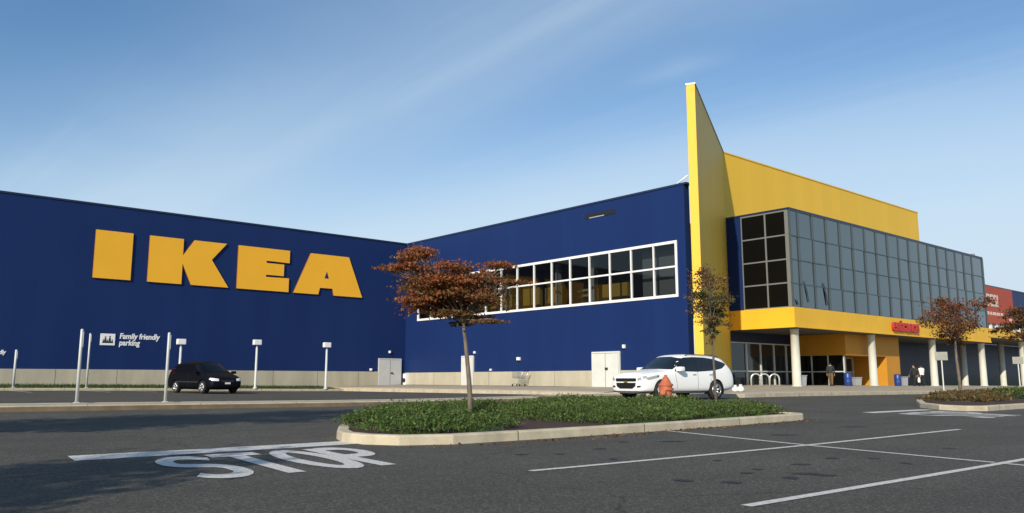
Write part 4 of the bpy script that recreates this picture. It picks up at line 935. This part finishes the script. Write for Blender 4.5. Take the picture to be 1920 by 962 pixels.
# ------------------------------------------------------------------ trees
CF = Vector((math.cos(YAW), math.sin(YAW), 0)); CR = Vector((math.sin(YAW), -math.cos(YAW), 0))
def leaf(bm, p, s, mi, flat=.5, ref=None):
    d = Vector(rng.normal(size=3)); d.z = d.z*(1-flat); d.normalize(); n = Vector(rng.normal(size=3)); n.z += flat*1.5; b = n.cross(d)
    if b.length < 1e-3: return
    b.normalize(); w = s*.34
    vs = [bm.verts.new(p-d*s*.5), bm.verts.new(p+b*w), bm.verts.new(p+d*s*.5), bm.verts.new(p-b*w)]
    f = bm.faces.new(vs); f.material_index = mi
def tree(name, label, base, trunk, clumps, leafn, leafs, mats, weights, bark, r0=.07, twig=60, flat=.45):
    """trunk: points from the base; clumps: (right, up, depth, r_right, r_up, r_depth, density, shade-mix) about the base, metres"""
    t = thing(name, label, 'tree', base)
    bm = bmesh.new(); n = len(trunk)
    tube(bm, [Vector(p) for p in trunk], [r0*(1-.55*i/(n-1)) for i in range(n)], 10); bmesh.ops.scale(bm, vec=(1, 1, 1), verts=bm.verts)
    top = Vector(trunk[-1])
    for (a, u, d, ra, ru, rd, den, mi) in clumps:
        c = CR*a+CF*d+Vector((0, 0, u)); k = random.uniform(.0, .35); st = top.lerp(Vector(trunk[-2]), k); mid = st.lerp(c, .5)+Vector((random.uniform(-.1, .1), random.uniform(-.1, .1), random.uniform(.02, .15)))
        tube(bm, [st, st.lerp(mid, .5)+Vector((0, 0, .05)), mid, mid.lerp(c, .6), c], [r0*.38, r0*.32, r0*.24, r0*.15, r0*.06], 6, cap=False)
        for _ in range(int(twig*ra)):
            q = c+CR*random.uniform(-ra, ra)*.9+CF*random.uniform(-rd, rd)*.9+Vector((0, 0, random.uniform(-ru, ru)*.9)); s_ = mid.lerp(c, random.uniform(.2, 1))
            tube(bm, [s_, s_.lerp(q, .5)+Vector((0, 0, random.uniform(0, .06))), q], [r0*.11, r0*.08, r0*.035], 4, cap=False)
    finish('trunk', bm, bark, t)
    bm = bmesh.new(); tot = sum(c[3]*c[4]*c[6] for c in clumps)
    for (a, u, d, ra, ru, rd, den, mi) in clumps:
        c = CR*a+CF*d+Vector((0, 0, u)); cnt = int(leafn*ra*ru*den/tot); nsub = max(5, int(cnt/34))
        subs = []
        for _ in range(nsub):
            v = Vector(rng.normal(size=3)); v.normalize(); v *= random.random()**.45; subs.append((v, random.uniform(.14, .36)))
        for _ in range(cnt):
            v, sr = random.choice(subs); w = v+Vector(rng.normal(size=3)*sr)
            p = c+CR*w.x*ra+CF*w.y*rd+Vector((0, 0, w.z*ru*(.8 if w.z < 0 else 1)))
            ww = weights[mi]; leaf(bm, p, leafs*random.uniform(.65, 1.35), random.choices(range(len(mats)), ww)[0], flat)
    finish('crown', bm, mats, t)
    return t
def pxc(cx, cy, rx, ry, x0, y0, k, dep=0, den=1, mi=0): return ((cx-x0)*k, (y0-cy)*k, dep, rx*k, ry*k, max(rx*k*.8, .18), den, mi)
# rust coloured tree on the near island
bx, by = 11.55, 14.6; bz = g(bx, by)+.12; k = .01243; X0, Y0_ = 886, 771
raw = [(792, 472, 36, 13, .1, 1, 0), (770, 486, 26, 9, -.2, .8, 0), (738, 497, 34, 9, .2, 1.1, 0), (772, 504, 36, 9, -.2, 1, 0), (768, 531, 18, 9, .2, .8, 0), (815, 512, 44, 11, .3, 1, 0), (858, 505, 36, 10, -.3, 1, 0), (880, 523, 40, 10, .1, 1, 1), (838, 531, 50, 11, -.25, 1.15, 0), (800, 551, 44, 11, .25, 1.2, 0), (858, 552, 48, 10, -.2, 1.1, 1), (915, 540, 34, 9, .2, .9, 1),
       (790, 566, 34, 8, -.2, 1.1, 0), (846, 569, 46, 9, .3, 1.1, 1), (905, 562, 28, 8, -.3, .8, 1), (938, 493, 34, 7, .1, 1.0, 0), (905, 508, 30, 8, .3, .9, 0), (958, 533, 34, 5, -.2, .8, 1), (925, 522, 26, 8, .1, .8, 1), (850, 588, 44, 8, -.1, .9, 2), (890, 592, 36, 7, .2, .9, 2), (915, 602, 34, 4, -.2, 1.0, 2), (868, 603, 24, 5, .1, .8, 2), (832, 540, 66, 30, .0, .9, 1), (890, 556, 50, 24, .1, .5, 1), (800, 575, 40, 18, .1, .45, 0)]
cl = [pxc(cx, cy, rx, ry, X0, Y0_, k, d*2.2, den, mi) for cx, cy, rx, ry, d, den, mi in raw]
tp = [(CR*(a-X0)*k + Vector((0, 0, (Y0_-b)*k-.1*(i == 0)))) for i, (a, b) in enumerate(((886, 771), (885, 745), (882, 700), (877, 650), (873, 618), (871, 600)))]
tree('rust_tree', 'small tree with layered rust red crown and leaning bare trunk on the near island', (bx, by, bz), tp, cl, 28000, .062, [M_rust, M_brown, M_maroon, M_olive, M_gold], [(6, 3, 1, .5, .6), (3, 5, .8, 2, .6), (.8, 4, .6, 4, .4)], M_bark, .068, 60, .2)  # lower clumps: greener leaves, with their shading also put into the colour mix
# narrow tree in front of the fin
bx, by = 20.9, 14.6; bz = g(bx, by)+.12; k = .0159; X0, Y0_ = 1354, 752
raw = [(1343, 497, 24, 18, .1, .45, 1), (1345, 522, 30, 16, -.1, .8, 1), (1340, 545, 30, 14, .15, 1.2, 0), (1358, 556, 26, 14, -.15, 1.1, 0), (1330, 563, 16, 12, .1, 1.1, 0), (1346, 574, 32, 12, .1, 1.2, 0), (1368, 580, 18, 9, .1, 1.2, 0), (1346, 594, 26, 11, -.1, 1.2, 2), (1364, 597, 14, 8, .1, 1, 2), (1352, 612, 17, 10, .1, 1.2, 2), (1350, 630, 9, 10, 0, 1, 2), (1312, 530, 7, 40, 0, .14, 1), (1382, 602, 8, 5, 0, .5, 1), (1378, 540, 10, 40, 0, .15, 1)]
cl = [pxc(cx, cy, rx, ry, X0, Y0_, k, d*2, den, mi) for cx, cy, rx, ry, d, den, mi in raw]
tp = [(CR*(a-X0)*k + Vector((0, 0, (Y0_-b)*k-.15*(i == 0)))) for i, (a, b) in enumerate(((1354, 752), (1353, 715), (1352, 680), (1351, 645), (1349, 600)))]
tree('narrow_tree', 'slim upright tree with green brown leaves standing before the yellow fin', (bx, by, bz), tp, cl, 5200, .062, [M_green, M_olive, M_brown, M_maroon, M_gold], [(4, 3, 1.6, .6, .8), (1, 2, 3, 2, .8), (3, 3, 1.5, .6, 1.6)], M_bark2, .05, 90, .1)
# sparse tree on the right island
bx, by = 38.6, 14.3; bz = g(bx, by)+.12; k = .0238; X0, Y0_ = 1788, 744
raw = [(1790, 572, 34, 10, .3, 1, 0), (1822, 576, 26, 7, -.3, .9, 0), (1768, 586, 34, 11, -.3, .9, 0), (1800, 592, 44, 12, .4, .9, 0), (1755, 600, 26, 10, .2, .7, 1), (1832, 604, 22, 10, .2, .7, 1), (1778, 612, 44, 11, -.3, .9, 1), (1815, 618, 34, 10, .3, .8, 1), (1768, 628, 30, 8, 0, .7, 1), (1802, 634, 30, 8, .2, .8, 1), (1790, 646, 18, 6, .1, .6, 1)]
cl = [pxc(cx, cy, rx*.9, ry*1.6, X0, Y0_, k, d*3, den, mi) for cx, cy, rx, ry, d, den, mi in raw]
tp = [(CR*(a-X0)*k + Vector((0, 0, (Y0_-b)*k-.15*(i == 0)))) for i, (a, b) in enumerate(((1789, 744), (1788, 710), (1786, 675), (1786, 655), (1787, 640)))]
tree('sparse_tree', 'thinly leaved dark red tree on the right island before the canopy', (bx, by, bz), tp, cl, 5200, .09, [M_maroon, M_brown, M_rust, M_olive], [(4, 3, 2, .6), (3, 4, 1.2, 1.4)], M_bark, .075, 60, .15)
# tree cut by the right edge
bx, by = 47.4, 14.3; bz = g(bx, by)+.12; k = .0276; X0, Y0_ = 1932, 740
raw = [(1932, 590, 30, 12, .2, 1, 0), (1915, 604, 18, 9, -.2, 1, 0), (1940, 612, 34, 12, .1, 1, 1), (1916, 622, 20, 9, .3, 1, 1), (1935, 634, 30, 8, 0, .9, 1)]
cl = [pxc(cx, cy, rx, ry, X0, Y0_, k, d*3, den, mi) for cx, cy, rx, ry, d, den, mi in raw]
tp = [(Vector((0, 0, (Y0_-b)*k-.15*(i == 0)))) for i, b in enumerate((740, 700, 660, 640))]
tree('edge_tree', 'dark leaved tree cut off by the right photo edge', (bx, by, bz), tp, cl, 2600, .12, [M_maroon, M_brown, M_olive], [(3, 3, 2), (2, 3, 3)], M_bark2, .08, 30)

# trees just left of the view, whose shade falls across the lane
for bx, by, hh, lb in ((-5.0, 13.6, 10.5, 'tall rust brown tree beside the lane, out of view to the left'), (-10.3, 4.4, 7.6, 'tall rust brown tree near the camera, out of view to the left')):
    bz = g(bx, by)
    cl = [(random.uniform(-1.6, 1.6), hh*random.uniform(.45, .92), random.uniform(-1.6, 1.6), 1.2, .75, 1.2, 1, 0) for _ in range(16)]
    tree('street_tree', lb, (bx, by, bz), [Vector((0, 0, -.1)), Vector((.05, .02, hh*.2)), Vector((0, .05, hh*.4))], cl, 9000, .2, [M_rust, M_brown, M_olive], [(3, 3, 1)], M_bark, .16, 10)

# ------------------------------------------------------------------ shrubs: low juniper mats
def shrub(name, label, blobs, n, size, mats, wts, dry=None, dz=.13, group=None):
    c0 = blobs[0]; base = Vector((c0[0], c0[1], g(c0[0], c0[1])+dz)); bm = bmesh.new(); tw = sum(b[2]*b[3] for b in blobs)
    for (cx, cy, rx, ry, h) in blobs:
        rings = []
        for i in range(7):
            rr = 1-i/6.5; ring = []
            for q in range(20):
                a = 2*math.pi*q/20; u, v = rr*math.cos(a)*.96, rr*math.sin(a)*.96; x, y = cx+rx*u, cy+ry*v
                ring.append(bm.verts.new((x+random.gauss(0, .03), y+random.gauss(0, .03), g(x, y)+dz-.03+h*.72*math.sqrt(max(0, 1-rr*rr))*random.uniform(.75, 1.1))))
            rings.append(ring)
        for r0, r1 in zip(rings, rings[1:]):
            for q in range(20): bm.faces.new((r0[q], r0[(q+1) % 20], r1[(q+1) % 20], r1[q])).material_index = 0
        cnt = int(n*rx*ry/tw)
        ns = max(8, int(cnt/36)); tufts = []
        for _ in range(ns):
            r_ = math.sqrt(random.random())*.98; a = random.uniform(0, 2*math.pi); u, v = r_*math.cos(a), r_*math.sin(a)
            hh = h*math.sqrt(max(0, 1-r_*r_))*random.uniform(.5, 1.15)+.05; tufts.append((cx+rx*u, cy+ry*v, hh, random.uniform(0, 6.28)))
        for (x, y, hh, aa) in tufts:
            z = g(x, y)+dz; root = Vector((x, y, z))
            tube(bm, [root+Vector((0, 0, -.02)), root+Vector((.05*math.cos(aa), .05*math.sin(aa), hh*.7))], [.012, .005], 4, mi=len(mats), cap=False)
            for _ in range(int(36*random.uniform(.7, 1.3))):
                q = random.random(); p = root+Vector((random.gauss(0, .11), random.gauss(0, .11), hh*(.2+.8*q**.7)))
                d = Vector((math.cos(aa)+random.gauss(0, .8), math.sin(aa)+random.gauss(0, .8), .35+.8*random.random())); d.normalize(); b = d.cross(Vector(rng.normal(size=3)))
                if b.length < .01: continue
                b.normalize(); s = size*random.uniform(.6, 1.5); w = s*.15
                vs = [bm.verts.new(p-b*w*.5), bm.verts.new(p+d*s*.5-b*w), bm.verts.new(p+d*s), bm.verts.new(p+d*s*.5+b*w)]
                bm.faces.new(vs).material_index = random.choices(range(len(mats)), wts)[0]
    t = thing(name, label, 'shrub', base, 0, group); finish('foliage', bm, mats+[M_bark2], t, base)
JM = [M_jun, M_jun2, M_dry]
shrub('juniper_shrub', 'low dark green juniper mat at the left tip of the near island', [(8.75, 12.7, 1.3, 1.4, .31), (9.0, 11.7, 1.0, .85, .24), (9.6, 13.9, 1.1, 1.1, .33), (8.2, 11.6, .9, .7, .2)], 44000, .055, JM, (5, 2, .25))
shrub('juniper_shrub', 'low green juniper mat just behind the leaning rust tree trunk', [(12.4, 15.6, 1.5, 1.2, .26), (10.9, 15.2, .9, .8, .2)], 18000, .055, JM, (5, 2, .3))
shrub('juniper_shrub', 'broad bright green juniper mat in the middle of the near island', [(13.4, 12.7, 2.0, 1.7, .28), (15.3, 12.6, 1.7, 1.9, .32), (15.0, 14.8, 2.2, 1.3, .33), (13.4, 11.2, 1.9, .75, .2), (15.8, 11.2, 1.2, .85, .26)], 95000, .058, JM, (5, 3, .3))
shrub('juniper_shrub', 'small juniper mat at the right corner of the near island', [(17.2, 11.4, .75, 1.0, .26), (17.3, 13.6, .7, 1.2, .34)], 19000, .055, JM, (4, 3, 1.2))
shrub('ground_shrub', 'brownish low shrub at the foot of the right island tree', [(31.5, 11.6, 1.6, 1.3, .16), (36.5, 13.2, 2.4, 1.3, .22)], 7000, .12, [M_dry, M_olive, M_brown, M_blade], (4, 3, 2, 1))
shrub('ground_shrub', 'green low shrub running along the right island behind the kerb', [(42, 12.4, 5.5, 2.4, .32), (51, 12.2, 6, 2.4, .36)], 16000, .14, [M_blade, M_jun2, M_olive], (4, 3, 1))
# grass along the sign wall
bm = bmesh.new()
for _ in range(9000):
    x = random.uniform(2, 30.6); y = 54.25+3.1*random.random()**.8; z = g(x, y)+.13+.18*max(0, (y-54.2)/3.3)**1.2
    if x > 29 and y > 55: pass
    a = random.uniform(0, 6.28); h = random.uniform(.06, .16); w = .02
    vs = [bm.verts.new((x-w*math.cos(a), y-w*math.sin(a), z-.01)), bm.verts.new((x+w*math.cos(a), y+w*math.sin(a), z-.01)), bm.verts.new((x+random.gauss(0, .03), y+random.gauss(0, .03), z+h))]; bm.faces.new(vs)
tag(finish('grass', bm, M_blade), 'strip of short grass at the foot of the sign wall', 'grass', kind='stuff')
# fallen leaves and grit along the near kerb
bm = bmesh.new()
for _ in range(420):
    x = random.uniform(7, 18); y = 10.1-abs(random.gauss(0, .25)); 
    if x < 8: y = 10.5-(random.random()*.6)
    p = Vector((x, y, g(x, y)+.012)); leaf(bm, p, random.uniform(.03, .07), random.choice((0, 0, 1)), .9)
tag(finish('fallen_leaves', bm, [M_brown, M_dry]), 'scatter of small fallen leaves along the near island kerb', 'leaves', kind='stuff')
